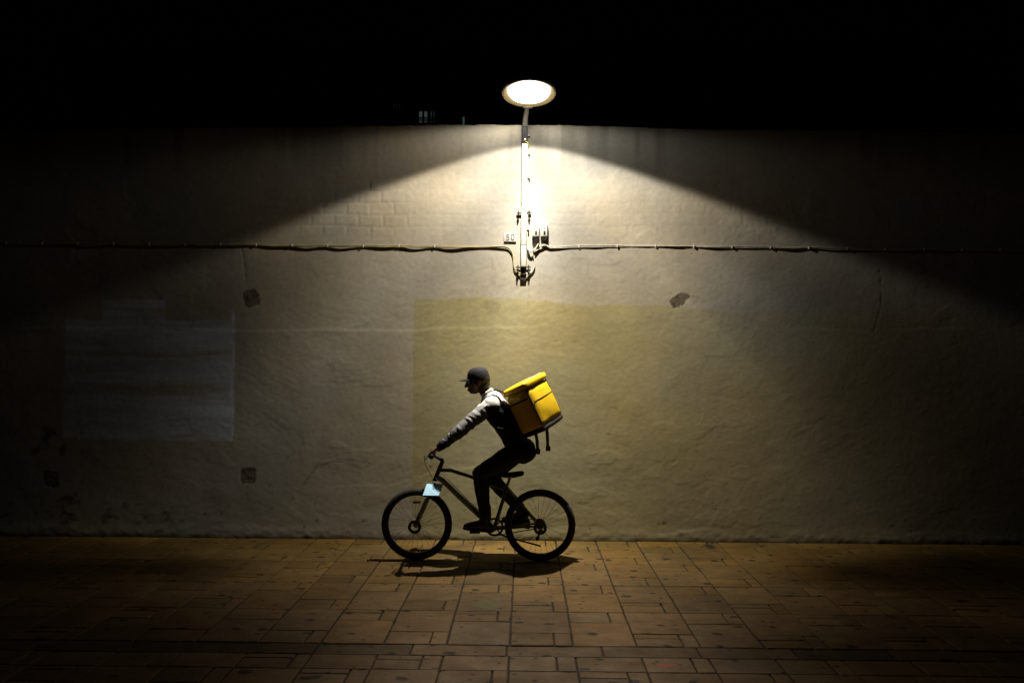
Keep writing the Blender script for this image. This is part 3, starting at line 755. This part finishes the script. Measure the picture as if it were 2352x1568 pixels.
f.tube([HT.lerp(HB, .22), P(-.70, 0, .84), P(-.52, 0, .785), P(-.33, 0, .715), ST + Vector((-.005, 0, -.03))], [(.022, .018), (.021, .018), (.019, .017), (.016, .015), (.015, .015)], 14)
f.tube([BBp, ST], [.018, .0165], 14)
f.cyl(BBp + Vector((0, -.036, 0)), BBp + Vector((0, .036, 0)), .023, 18)
for s in (-1, 1):
    f.tube([BBp + Vector((.02, s * .022, 0)), P(-.15, s * .042, .312), P(.02, s * .055, .33), P(.145, s * .062, .335)], [.012, .011, .010, .009], 10)
    f.tube([ST + Vector((.008, s * .012, -.03)), P(-.06, s * .04, .56), P(.06, s * .055, .42), P(.145, s * .062, .335)], [.010, .009, .0085, .008], 10)
f.build('frame', m_frame, bike)
MB().tube([HB.lerp(HT, .25), P(-.77, 0, .742), P(-.62, 0, .60), P(-.44, 0, .435), BBp + Vector((-.02, 0, .01))], [(.028, .024), (.032, .026), (.034, .027), (.032, .027), (.026, .026)], 16).build('down_tube', m_frame2, bike)
# fork
fd = (HB - HT).normalized(); crown = HB + fd * .045
fk = MB(); fk.box(crown, (.05, .15, .035), Matrix.Rotation(R(22), 3, 'Y'), .01)
for s in (-1, 1):
    fk.tube([crown + Vector((0, s * .06, .02)), crown + Vector((0, s * .06, 0)) + fd * .14], .016, 12)
    a = crown + Vector((0, s * .06, 0)) + fd * .13
    fk.tube([a, a.lerp(P(FW[0], s * .06, FW[1]), .5), P(FW[0] + .004, s * .058, FW[1] + .02), P(FW[0], s * .058, FW[1] - .015)], [.021, .022, .018, .014], 12)
fk.build('fork', m_fork, bike)
# handlebar, stem, grips, levers
sm = HT - fd * .06
MB().tube([HT, sm, sm + Vector((0, 0, .012)), P(-.865, 0, .985)], [.019, .019, .018, .017], 12).build('stem', m_blk, bike)
hb = [P(-.835, -.33, 1.018), P(-.850, -.20, 1.015), P(-.862, -.08, .992), P(-.866, 0, .987), P(-.862, .08, .992), P(-.850, .20, 1.015), P(-.835, .33, 1.018)]
MB().tube(hb, .0135, 12).build('handlebar', m_blk, bike)
for s in (-1, 1):
    MB().tube([P(-.846, s * .235, 1.016), P(-.833, s * .345, 1.019)], [.018, .0175], 14, True).build('grip', m_rub, bike)
    MB().tube([P(-.855, s * .215, 1.008), P(-.885, s * .225, .992), P(-.900, s * .27, .985), P(-.893, s * .31, .985)], [.008, .007, .006, .0055], 8).build('brake_lever', m_blk, bike)
    MB().tube([P(-.86, s * .21, 1.0), P(-.93, s * .15, .99), P(-.93, s * .06, .90), P(-.86, s * .035, .76), P(-.93, s * .07, .52), P(-.985, -.07, .40)] if s < 0 else
              [P(-.86, s * .21, 1.0), P(-.94, s * .14, .97), P(-.90, s * .05, .87), P(-.78, s * .03, .80), P(-.5, s * .03, .52), P(-.28, .03, .33)], .003, 6).build('brake_hose', m_blk, bike)
# pale blue plate clamped over the front wheel, tipped up to the light
pp = at(995, 1123.5, BIKE_Y - .12)
rp = Matrix.Rotation(R(-48), 3, 'X')
k = MB(); hw, hh = .078, .066
poly = [(-hw - .012, 0, -hh), (hw - .022, 0, -hh - .002), (hw + .012, 0, hh - .002), (-hw + .012, 0, hh)]
k.prism([pp + rp @ Vector(q) for q in poly], rp @ Vector((0, .004, 0)))
k.build('front_plate', m_plate_b, bike, smooth=False)['label'] = 'pale blue reflective plate'
MB().tube([pp + Vector((0, .004, 0)), crown + Vector((0, -.06, 0))], .006, 8).build('plate_bracket', m_blk, bike)
# seat post, saddle
sd = (ST - BBp).normalized()
MB().cyl(ST - sd * .02, ST + sd * .09, .0135, 14).build('seat_post', m_steel, bike)
sp = ST + sd * .10
s_ = MB(); Yv, Zv = Vector((0, 1, 0)), Vector((0, 0, 1))
for dx, w, h, z in ():
    pass
s_.loft([(sp + Vector((-.150, 0, .012)), Yv, Zv, .006, .008), (sp + Vector((-.145, 0, .014)), Yv, Zv, .018, .016), (sp + Vector((-.07, 0, .018)), Yv, Zv, .024, .022), (sp + Vector((.0, 0, .018)), Yv, Zv, .042, .022),
         (sp + Vector((.06, 0, .022)), Yv, Zv, .070, .025), (sp + Vector((.105, 0, .028)), Yv, Zv, .074, .024), (sp + Vector((.125, 0, .03)), Yv, Zv, .055, .016), (sp + Vector((.13, 0, .03)), Yv, Zv, .02, .006)], 18)
s_.build('saddle', m_rub, bike)
for s in (-1, 1): MB().tube([sp + Vector((-.11, s * .012, .002)), sp + Vector((-.04, s * .022, -.008)), sp + Vector((.04, s * .022, -.008)), sp + Vector((.09, s * .035, .014))], .0038, 6).build('saddle_rail', m_steel, bike)
# drivetrain
rotX = Matrix.Rotation(R(90), 3, 'X')
cr = MB(); cr.lathe([(.068, -.002), (.085, -.002), (.088, 0), (.085, .002), (.068, .002)], BBp + Vector((0, .052, 0)), rotX, 44, True)
for k in range(4):
    a = R(45 + 90 * k); cr.tube([BBp + Vector((0, .052, 0)), BBp + Vector((.072 * math.cos(a), .052, .072 * math.sin(a)))], .007, 8)
cr.build('chainring', m_blk, bike)
PEDF, PEDR = P(-.455, -.14, .302), P(-.115, .14, .298)
for ped, s in ((PEDF, -1), (PEDR, 1)):
    e = Vector((ped.x, BIKE_Y + s * .085, ped.z))
    MB().tube([BBp + Vector((0, s * .07, 0)), BBp.lerp(e, .5) + Vector((0, s * .038, 0)), e], [(.017, .009), (.014, .008), (.015, .008)], 12).build('crank_arm', m_blk, bike)
    q = MB(); q.box(ped, (.095, .09, .018), None, .005); q.cyl(e, ped, .007, 8); q.build('pedal', m_blk, bike)
ch = MB()
for z1, z2 in ((.385, .376), (.215, .294)):
    ch.tube([P(-.285, .052, z1), P(.145, .050, z2)], [(.004, .0045)] * 2, 6)
ch.build('chain', m_steel, bike)
cs = MB()
for i in range(6): cs.lathe([(.02, 0), (.030 + .0045 * i, 0), (.030 + .0045 * i, .002), (.02, .002)], P(RW[0], .034 + .0035 * (5 - i) + .004, RW[1]), rotX, 30, True)
cs.build('cassette', m_steel, bike)
der = MB(); der.box(P(.15, .066, .285), (.035, .016, .055), Matrix.Rotation(R(-15), 3, 'Y'), .006); der.box(P(.135, .06, .225), (.02, .01, .075), Matrix.Rotation(R(20), 3, 'Y'), .004)
der.lathe([(0, -.004), (.019, -.004), (.019, .004), (0, .004)], P(.148, .052, .256), rotX, 14); der.lathe([(0, -.004), (.019, -.004), (.019, .004), (0, .004)], P(.122, .052, .196), rotX, 14)
der.build('derailleur', m_blk, bike)
MB().tube([P(-.235, -.045, .262), P(-.16, -.07, .236), P(.13, -.098, .17), P(.15, -.098, .162)], [.009, .0085, .0075, .009], 10).build('kickstand', m_blk, bike)

# ------------------------------------------------------------------ rider
m_skin = attr_mat('skin', 'skin', .5, .15, 220, .4)
def J(X, Yo, Z): return P(X, Yo, Z)
HIP = {-1: J(-.055, -.095, 1.035), 1: J(-.055, .095, 1.035)}
KNEE = {-1: J(-.415, -.135, .835), 1: J(-.335, .135, .755)}
ANK = {-1: J(-.355, -.125, .415), 1: J(-.025, .125, .445)}
SHO = {-1: J(-.315, -.175, 1.465), 1: J(-.315, .175, 1.465)}
ELB = {-1: J(-.575, -.262, 1.245), 1: J(-.585, .262, 1.25)}
WRI = {-1: J(-.775, -.287, 1.085), 1: J(-.775, .287, 1.085)}
HEAD = J(-.452, 0, 1.675); NECK = J(-.345, 0, 1.545)
def body():
    b = MB()
    tdir = (Vector((-.30, 0, 1.47)) - Vector((-.05, 0, 1.05))).normalized(); tb = Vector((0, 1, 0)); ta = tb.cross(tdir)
    b.loft([(J(-.02, 0, .97), ta, tb, .05, .10), (J(-.045, 0, 1.02), ta, tb, .095, .155), (J(-.075, 0, 1.09), ta, tb, .10, .155), (J(-.125, 0, 1.19), ta, tb, .092, .138), (J(-.185, 0, 1.29), ta, tb, .100, .145),
            (J(-.245, 0, 1.38), ta, tb, .112, .165), (J(-.30, 0, 1.455), ta, tb, .098, .165), (J(-.325, 0, 1.50), ta, tb, .065, .11), (J(-.34, 0, 1.525), ta, tb, .04, .06)], 24)
    b.tube([J(-.315, 0, 1.49), NECK, J(-.41, 0, 1.625)], [.066, .056, .054], 16, True)
    # head: skull, face, jaw; facing -x, chin a little down
    rot = Matrix.Rotation(R(-6), 3, 'Y')
    h = lambda x, y, z: HEAD + rot @ Vector((x, y, z))
    b.ell(h(.018, 0, .038), (.098, .077, .088), rot, 24)
    b.ell(h(-.030, 0, -.030), (.064, .062, .085), rot, 20)
    b.ell(h(-.052, 0, -.082), (.035, .042, .030), rot, 16)
    b.tube([h(-.088, 0, .018), h(-.104, 0, -.012), h(-.114, 0, -.034)], [.009, .012, .014], 10, True)          # nose
    b.ell(h(-.103, .012, -.038), (.010, .009, .008), rot, 10); b.ell(h(-.103, -.012, -.038), (.010, .009, .008), rot, 10)
    b.ell(h(-.092, 0, -.064), (.010, .024, .0065), rot, 12); b.ell(h(-.090, 0, -.076), (.011, .021, .007), rot, 12)   # lips
    b.tube([h(-.082, -.045, .026), h(-.094, -.02, .028), h(-.094, .02, .028), h(-.082, .045, .026)], .009, 8, True)   # brow
    for s in (-1, 1):
        b.ell(h(.018, s * .078, -.012), (.018, .008, .030), rot @ Matrix.Rotation(s * R(20), 3, 'Z'), 14)
        b.ell(h(.012, s * .076, -.036), (.010, .007, .010), rot, 10)
        b.ell(h(-.062, s * .040, -.022), (.022, .018, .018), rot, 12)
        # arm
        S, E, Wr = SHO[s], ELB[s], WRI[s]
        b.ell(S, (.062, .062, .06)); b.tube([J(-.30, s * .10, 1.47), S], [.07, .062], 16, True)
        b.tube([S, S.lerp(E, .35), S.lerp(E, .8), E], [.054, .053, .042, .040], 16, True)
        b.tube([E, E.lerp(Wr, .3), E.lerp(Wr, .75), Wr], [.041, .041, .030, (.028, .024)], 16, True)
        # hand closed on the grip
        G = J(-.840, s * .29, 1.0175)
        ga = (J(-.833, s * .345, 1.019) - J(-.846, s * .235, 1.016)).normalized()     # grip axis, outwards
        back = (Wr - G); back = (back - ga * back.dot(ga)).normalized()               # from grip to wrist
        up = ga.cross(back) * (1 if ga.cross(back).z > 0 else -1)
        pal = G + back * .034 + up * .022
        pr = Matrix((ga, back, up)).transposed()
        b.ell(pal, (.043, .038, .017), pr, 16); b.tube([Wr, G + back * .052 + up * .022], [(.027, .022), (.033, .02)], 14, True)
        for k, (o, ln, r) in enumerate(((.033, .9, .0078), (.0115, 1.0, .0088), (-.0115, 1.06, .0090), (-.034, 1.0, .0086))):   # little .. index
            c = G + ga * o; R0 = .0265
            pts = [c + back * .030 + up * .028]
            for a in (62, 100, 138, 172, 205, 236 + 14 * ln):
                a = R(a) * (1 if True else 1)
                pts.append(c + back * (R0 * math.cos(a)) + up * (R0 * math.sin(a)))
            b.tube(pts, [r * 1.05, r * 1.08, r * 1.08, r, r * .98, r * .94, r * .85], 10, True)
        c = G - ga * .046                                                              # thumb from the side of the palm, under the bar
        b.tube([c + back * .045 + up * .012, c + back * .030 - up * .004, c + back * .012 - up * .024, c - back * .012 - up * .027, c - back * .026 - up * .02 + ga * .004], [.013, .0115, .0105, .0095, .008], 10, True)
        # leg
        H, K, A = HIP[s], KNEE[s], ANK[s]
        b.tube([H, H.lerp(K, .3), H.lerp(K, .8), K], [.088, .082, .058, .055], 18, True)
        b.tube([K, K.lerp(A, .3), K.lerp(A, .6), A], [.054, .055, .043, .034], 16, True)
        b.ell(H + Vector((.05, s * -.01, -.005)), (.10, .085, .10))
        toe = PEDF + Vector((-.075, s * 0, .045)) if s < 0 else PEDR + Vector((-.06, 0, .045))
        b.tube([A, A.lerp(toe, .45) + Vector((0, 0, -.02)), toe], [(.034, .034), (.036, .03), (.034, .018)], 14, True)
    me = remesh(b, 'person', .0052, 5)
    return me
bme = body()
bv = verts(bme)
sk = np.empty((len(bv), 3)); sk[:] = (.17, .085, .048)
hr = Matrix.Rotation(R(-6), 3, 'Y'); hl = (bv - np.array(HEAD)) @ np.array(hr)      # into head frame
lip = np.exp(-(((hl[:, 0] + .10) / .02) ** 2 + (hl[:, 1] / .022) ** 2 + ((hl[:, 2] + .07) / .011) ** 2))
sk = sk * (1 - lip[:, None] * .5) + lip[:, None] * .5 * np.array((.20, .06, .05))
beard = sstep(-.035, -.065, hl[:, 2]) * (np.linalg.norm(hl, axis=1) < .16) * (hl[:, 2] > -.13) * (1 - lip)
sk *= (1 - .35 * beard)[:, None]
set_col(bme, 'skin', sk)
rider = link('person', bme, m_skin)
tag(rider, 'person in black cap and dark jacket with pale shoulders, riding the bicycle leaning forward', 'person')
def toHead(x, y, z): return HEAD + hr @ Vector((x, y, z))
m_eye = mat('eye_white', (.6, .58, .55), .2, var=.03)
for s in (-1, 1):
    e = MB(); e.ell(toHead(-.0815, s * .031, .002), (.012, .013, .011), None, 14); e.build('eye', m_eye, rider)
m_hair = mat('short_black_hair', (.010, .008, .007), .7, var=.3, scale=120, bump=.8, bscale=250)
hm = MB(); hm.ell(toHead(.030, 0, .020), (.096, .0825, .085), hr, 28)
hm.ell(toHead(.062, 0, -.030), (.058, .068, .045), hr, 20)
hme = remesh(hm, 'hair', .005, 3); link('hair', hme, m_hair, rider)
# cap: crown and peak
m_cap = mat('black_cap_cloth', (.006, .006, .007), .85, var=.2, bump=.3, bscale=400)
cp = MB(); n = 40; prev = None
prof = [(0, .139), (.025, .137), (.052, .130), (.074, .114), (.088, .090), (.095, .062), (.0975, .040), (.098, .030), (.0935, .030), (.092, .060), (.07, .108), (.0, .133)]
rings = []
for r, z in prof:
    rings.append([cp.bm.verts.new(toHead(.014 + r * 1.10 * math.cos(2 * math.pi * i / n), r * .90 * math.sin(2 * math.pi * i / n), z + .006 * math.cos(2 * math.pi * i / n) * (z < .05))) for i in range(n)])
for a, c in zip(rings, rings[1:]): cp.skin(a, c)
cap = cp.build('cap', m_cap, rider); 
pk = MB(); g0 = []
for thick in (0, -.0035):
    rows = []
    for t in np.linspace(0, 1, 8):
        row = []
        for u in np.linspace(-1, 1, 15):
            y = u * (.079 - .012 * t ** 2)
            bx = .014 - .107 * math.sqrt(max(0, 1 - (u * .86) ** 2)) + .0
            x = bx - t * .082 * math.sqrt(max(0.02, 1 - (u * .97) ** 2.4 if u >= 0 else 1 - (abs(u) * .97) ** 2.4))
            z = .041 - .020 * u * u - .012 * t + thick
            row.append(pk.bm.verts.new(toHead(x, y, z)))
        rows.append(row)
    g0.append(rows)
for rows in g0:
    for a, c in zip(rows, rows[1:]):
        for i in range(len(a) - 1): pk.bm.faces.new((a[i], a[i + 1], c[i + 1], c[i]))
A_, B_ = g0
edge = lambda rr: [rr[0][i] for i in range(15)] + [rr[k][14] for k in range(1, 8)] + [rr[7][i] for i in range(13, -1, -1)] + [rr[k][0] for k in range(6, 0, -1)]
ea, eb = edge(A_), edge(B_)
for i in range(len(ea)): pk.bm.faces.new((ea[i], ea[(i + 1) % len(ea)], eb[(i + 1) % len(ea)], eb[i]))
pk.build('cap_peak', m_cap, cap)

# jacket
def jacket():
    b = MB()
    tdir = (Vector((-.30, 0, 1.47)) - Vector((-.05, 0, 1.05))).normalized(); tb = Vector((0, 1, 0)); ta = tb.cross(tdir)
    b.loft([(J(-.035, 0, 1.01), ta, tb, .118, .172), (J(-.05, 0, 1.04), ta, tb, .122, .178), (J(-.08, 0, 1.10), ta, tb, .118, .172), (J(-.125, 0, 1.19), ta, tb, .115, .162), (J(-.185, 0, 1.29), ta, tb, .122, .167),
            (J(-.245, 0, 1.38), ta, tb, .132, .184), (J(-.30, 0, 1.46), ta, tb, .113, .180), (J(-.325, 0, 1.51), ta, tb, .08, .125), (J(-.345, 0, 1.548), ta, tb, .068, .074), (J(-.365, 0, 1.575), ta, tb, .067, .07), (J(-.37, 0, 1.583), ta, tb, .062, .065)], 28)
    b.ell(J(-.275, 0, 1.545), (.075, .085, .035), Matrix.Rotation(R(25), 3, 'Y'), 18)      # hood lying on the back
    for s in (-1, 1):
        S, E, Wr = SHO[s], ELB[s], WRI[s]
        b.ell(S, (.078, .074, .074)); b.tube([J(-.30, s * .10, 1.475), S], [.085, .074], 16, True)
        b.tube([S, S.lerp(E, .35), S.lerp(E, .7), S.lerp(E, .9), E], [.070, .069, .061, .057, .058], 18, True)
        b.tube([E, E.lerp(Wr, .3), E.lerp(Wr, .75), E.lerp(Wr, .96)], [.058, .056, .044, .038], 18, True)
    me = remesh(b, 'jacket', .008, 4)
    v = verts(me).astype(float)
    nrm = np.empty(len(v) * 3, np.float32); me.vertices.foreach_get('normal', nrm); nrm = nrm.reshape(-1, 3)
    # cloth folds: across the sleeves, slanting over the trunk
    xs, ys, zs = v[:, 0], v[:, 1] - BIKE_Y, v[:, 2]
    S = np.array(SHO[-1]); Wv = np.array(WRI[-1]); ax = (Wv - S); t = ((v - S) * ax).sum(1) / (ax ** 2).sum()
    arm = (np.abs(ys) > .165) & (xs < -.34)
    fold = fbm(t * 22 + 2 * vnoise(zs * 12, ys * 12, 5), ys * 7, 1, 3)
    fold2 = fbm(xs * 9 + zs * 7, zs * 9 - xs * 6 + np.abs(ys) * 8, 2, 4)
    off = np.where(arm, .010 * fold, .009 * fold2)
    v += nrm * off[:, None]
    me.vertices.foreach_set('co', v.astype(np.float32).ravel()); me.update()
    # colours: navy trunk, pale yoke over the shoulders, pale sleeve bands, upper side painted paler as if lit from above
    navy = np.array((.012, .014, .026)); pale = np.array((.72, .69, .66))
    yoke = sstep(1.455, 1.475, zs + .012 * vnoise(xs * 9, ys * 9, 3))
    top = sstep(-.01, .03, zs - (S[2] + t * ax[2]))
    tt = t + .018 * vnoise(xs * 16, ys * 16, 12)
    bands = np.zeros_like(tt)
    for a0, a1, k in ((.02, .26, .85), (.35, .38, .55), (.57, .60, .75), (.65, .67, .6), (.72, .76, .8), (.85, .875, .5)):
        bands = np.maximum(bands, k * sstep(a0 - .008, a0 + .008, tt) * sstep(a1 + .008, a1 - .008, tt))
    base = .50 * arm * sstep(1.05, .1, tt)
    wv = .55 + .45 * sstep(-.3, .3, fbm(t * 7, zs * 11 + ys * 9, 13, 3))
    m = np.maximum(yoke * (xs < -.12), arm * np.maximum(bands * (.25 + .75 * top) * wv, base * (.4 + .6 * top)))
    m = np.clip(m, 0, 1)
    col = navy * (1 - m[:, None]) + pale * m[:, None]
    set_col(me, 'cloth', col)
    o = link('jacket', me, attr_mat('jacket_cloth', 'cloth', .8, .3, 350), rider)
jacket()
def trousers():
    b = MB()
    b.ell(J(-.03, 0, 1.02), (.125, .165, .115), Matrix.Rotation(R(30), 3, 'Y')); b.ell(J(-.06, 0, 1.09), (.11, .16, .07), Matrix.Rotation(R(30), 3, 'Y'))
    for s in (-1, 1):
        H, K, A = HIP[s], KNEE[s], ANK[s]
        b.tube([H, H.lerp(K, .3), H.lerp(K, .75), K], [.104, .098, .078, .071], 20, True)
        b.tube([K, K.lerp(A, .25), K.lerp(A, .6), K.lerp(A, .93)], [.071, .072, .060, .052], 18, True)
        b.ell(H + Vector((.05, s * -.01, -.005)), (.112, .095, .112))
    me = remesh(b, 'trousers', .008, 4)
    v = verts(me).astype(float); nrm = np.empty(len(v) * 3, np.float32); me.vertices.foreach_get('normal', nrm); nrm = nrm.reshape(-1, 3)
    v += nrm * (.008 * fbm(v[:, 0] * 10 + v[:, 2] * 6, v[:, 2] * 16 - v[:, 0] * 5 + v[:, 1] * 9, 22, 4))[:, None]
    me.vertices.foreach_set('co', v.astype(np.float32).ravel()); me.update()
    link('trousers', me, mat('black_trousers', (.012, .012, .014), .85, var=.2, scale=60, bump=.3, bscale=350), rider)
trousers()
m_shoe = mat('black_shoe', (.014, .013, .013), .5, var=.2, bump=.2)
m_sole = mat('shoe_sole', (.03, .03, .03), .8, var=.2)
for s, ped, pit in ((-1, PEDF, 6), (1, PEDR, 14)):
    A = ANK[s]; rot = Matrix.Rotation(R(pit), 3, 'Y')      # +: heel up
    o = ped + Vector((0, s * -.008, .012))
    q = lambda x, z: o + rot @ Vector((x, 0, z))
    ux, uz = rot @ Vector((1, 0, 0)), rot @ Vector((0, 0, 1)); uy = Vector((0, 1, 0))
    sh = MB()
    sh.loft([(q(-.112, .022), uy, uz, .012, .008), (q(-.105, .026), uy, uz, .032, .018), (q(-.075, .034), uy, uz, .044, .026), (q(-.03, .042), uy, uz, .049, .034), (q(.03, .052), uy, uz, .044, .044), (q(.08, .056), uy, uz, .038, .050), (q(.13, .05), uy, uz, .037, .044), (q(.16, .04), uy, uz, .030, .030), (q(.168, .036), uy, uz, .012, .012)], 20)
    sh.tube([q(.085, .06), q(.095, .13)], [(.044, .040), (.042, .042)], 16, True)
    me = remesh(sh, 'shoe', .006, 3); shoe = link('shoe', me, m_shoe, rider)
    so = MB(); prev = None
    pts = [(-.115, .0), (-.10, .030), (-.06, .045), (-.02, .049), (.04, .042), (.10, .038), (.15, .034), (.168, .018)]
    out = [(x, y) for x, y in pts] + [(x, -y) for x, y in pts[::-1] if y > 0]
    so.prism([o + rot @ Vector((x, y, .014)) for x, y in out], uz * -.016); so.build('sole', m_sole, shoe, smooth=False)

# ------------------------------------------------------------------ delivery backpack
m_yel = mat('yellow_bag_cloth', (.80, .50, .004), .55, var=.08, scale=8, bump=.25, bscale=260)
m_yel2 = mat('yellow_bag_lid', (.84, .55, .006), .45, var=.06, scale=8, bump=.2, bscale=260)
m_web = mat('black_webbing', (.012, .012, .012), .8, var=.2, bump=.4, bscale=400)
m_refl = mat('reflective_tape', (.75, .74, .70), .25, var=.05)
m_strapg = mat('grey_webbing', (.13, .12, .10), .8, var=.15, bump=.4, bscale=400)
BC = P(.075, .0, 1.475)
u = Vector((-.43, 0, .90)).normalized()                              # up the rider's back
Ry = Matrix.Rotation(0, 3, 'Z')
o_ = Vector((u.z, 0, -u.x))                                          # out of the back
rotB = Matrix.Rotation(R(-31), 3, u)                                 # twisted on the back, outer face towards the street
o_ = rotB @ o_; w_ = u.cross(o_).normalized()                        # width axis
RB = Matrix((o_, w_, u)).transposed()
TH, WD, HT_ = .26, .42, .45
bag = empty('delivery_backpack', BC - u * (HT_ / 2)); tag(bag, 'bulky yellow delivery backpack tilted on the rider\'s back', 'backpack')
def bp(a, b, c): return BC + RB @ Vector((a, b, c))
def softbox(c, size, bulge, seg=10, bev=.02):
    """cloth-covered box with rounded edges and slightly swelling sides"""
    m = MB(); bmesh.ops.create_cube(m.bm, size=1)
    bmesh.ops.subdivide_edges(m.bm, edges=m.bm.edges[:], cuts=seg, use_grid_fill=True)
    for v in m.bm.verts:
        p = v.co * 2; q = Vector((p.x, p.y, p.z))
        h = Vector(size) / 2
        pos = Vector((q.x * h.x, q.y * h.y, q.z * h.z))
        inner = Vector([max(-h[k] + bev, min(h[k] - bev, pos[k])) for k in range(3)])
        dlt = pos - inner
        if dlt.length > 1e-9: pos = inner + dlt.normalized() * bev
        bl_ = [(1 - q[(k + 1) % 3] ** 2) * (1 - q[(k + 2) % 3] ** 2) for k in range(3)]
        for k in range(3):
            if abs(q[k]) > .99: pos[k] += math.copysign(bulge * bl_[k], q[k])
        wv = .004 * float(fbm(np.array(pos.x * 13 + pos.y * 9), np.array(pos.z * 11 + pos.y * 7), 77, 3))
        v.co = bp(*(Vector(c) + pos + Vector((wv, wv, 0))))
    return m
softbox((0, 0, -.035), (TH, WD, HT_ - .07), .022, 12, .034).build('body', m_yel, bag, angle=60)
softbox((.004, 0, HT_ / 2 - .035), (TH + .022, WD + .02, .066), .008, 8, .024).build('lid', m_yel2, bag, angle=60)
softbox((.004, 0, -HT_ / 2 - .012), (TH - .01, WD - .01, .06), .004, 6, .028).build('base_panel', m_web, bag, angle=60)
def edge_tape(name, pts, m, r=.005): MB().tube([bp(*p) for p in pts], r, 8, True).build(name, m, bag)
for sy in (-1, 1):
    edge_tape('piping', [(TH / 2 - .010, sy * (WD / 2 - .010), -HT_ / 2 + .03), (TH / 2 - .009, sy * (WD / 2 - .009), 0), (TH / 2 - .010, sy * (WD / 2 - .010), HT_ / 2 - .075)], m_web, .006)
    for zz in (.07,):
        MB().box(bp(0, sy * (WD / 2 + .0175), zz), (TH * .92, .004, .014), RB, .001).build('side_strap', m_web, bag, smooth=False)
def outer(b, c):                                                     # point on the swollen outer face
    qy, qz = b / (WD / 2), (c + .035) / ((HT_ - .07) / 2)
    return (TH / 2 + .022 * (1 - qy * qy) * (1 - qz * qz) + .001, b, c)
for cc in (.02,):
    edge_tape('seam', [outer(b, cc) for b in np.linspace(-WD / 2 + .03, WD / 2 - .03, 12)], m_web, .0035)
MB().box(bp(TH / 2 - .02, .02, HT_ / 2 + .0025), (.022, WD * .72, .004), RB, .001).build('reflective_strip', m_refl, bag, smooth=False)
# shoulder straps over the jacket, and loose ends below
for s in (-1, 1):
    pts = [bp(-TH / 2, s * .12, HT_ / 2 - .08), P(-.19, s * .115, 1.575), P(-.29, s * .115, 1.598), P(-.375, s * .12, 1.56), P(-.405, s * .13, 1.47), P(-.365, s * .155, 1.36), P(-.25, s * .19, 1.26), bp(-TH / 2 + .01, s * .15, -HT_ / 2 + .05)]
    Q = []
    for i in range(len(pts) - 1):
        p0, p1, p2, p3 = pts[max(i - 1, 0)], pts[i], pts[i + 1], pts[min(i + 2, len(pts) - 1)]
        for k in range(6):
            t = k / 6; Q.append(.5 * ((2 * p1) + (p2 - p0) * t + (2 * p0 - 5 * p1 + 4 * p2 - p3) * t * t + (3 * p1 - p0 - 3 * p2 + p3) * t ** 3))
    Q.append(pts[-1])
    mb = MB(); prev = None
    for i, q in enumerate(Q):
        d = (Q[min(i + 1, len(Q) - 1)] - Q[max(i - 1, 0)]).normalized(); sd_ = Vector((0, 1, 0)); sd_ = (sd_ - d * sd_.dot(d)).normalized(); nn = d.cross(sd_)
        ring = [mb.bm.verts.new(q + sd_ * a + nn * b) for a, b in ((-.027, -.004), (.027, -.004), (.027, .005), (-.027, .005))]
        if prev: mb.skin(prev, ring)
        else: mb.bm.faces.new(ring[::-1])
        prev = ring
    mb.bm.faces.new(prev); mb.build('shoulder_strap', m_web, bag, angle=50)
for a, ln, b in ((-.02, .15, -.15), (-.05, .20, .12)):
    t0 = bp(a, b, -HT_ / 2 - .03)
    pts = [t0, t0 + Vector((.012, 0, -.05)), t0 + Vector((.02, .004, -ln))]
    mb = MB()
    for p, q in zip(pts, pts[1:]):
        d = (q - p); mb.box((p + q) / 2, (.030, .003, d.length), Matrix.Rotation(math.atan2(d.x, d.z) + math.pi, 3, 'Y'), 0)
    mb.box(pts[-1] + Vector((.002, 0, -.02)), (.046, .010, .05), None, .004)
    mb.build('loose_strap', m_strapg, bag, smooth=False)
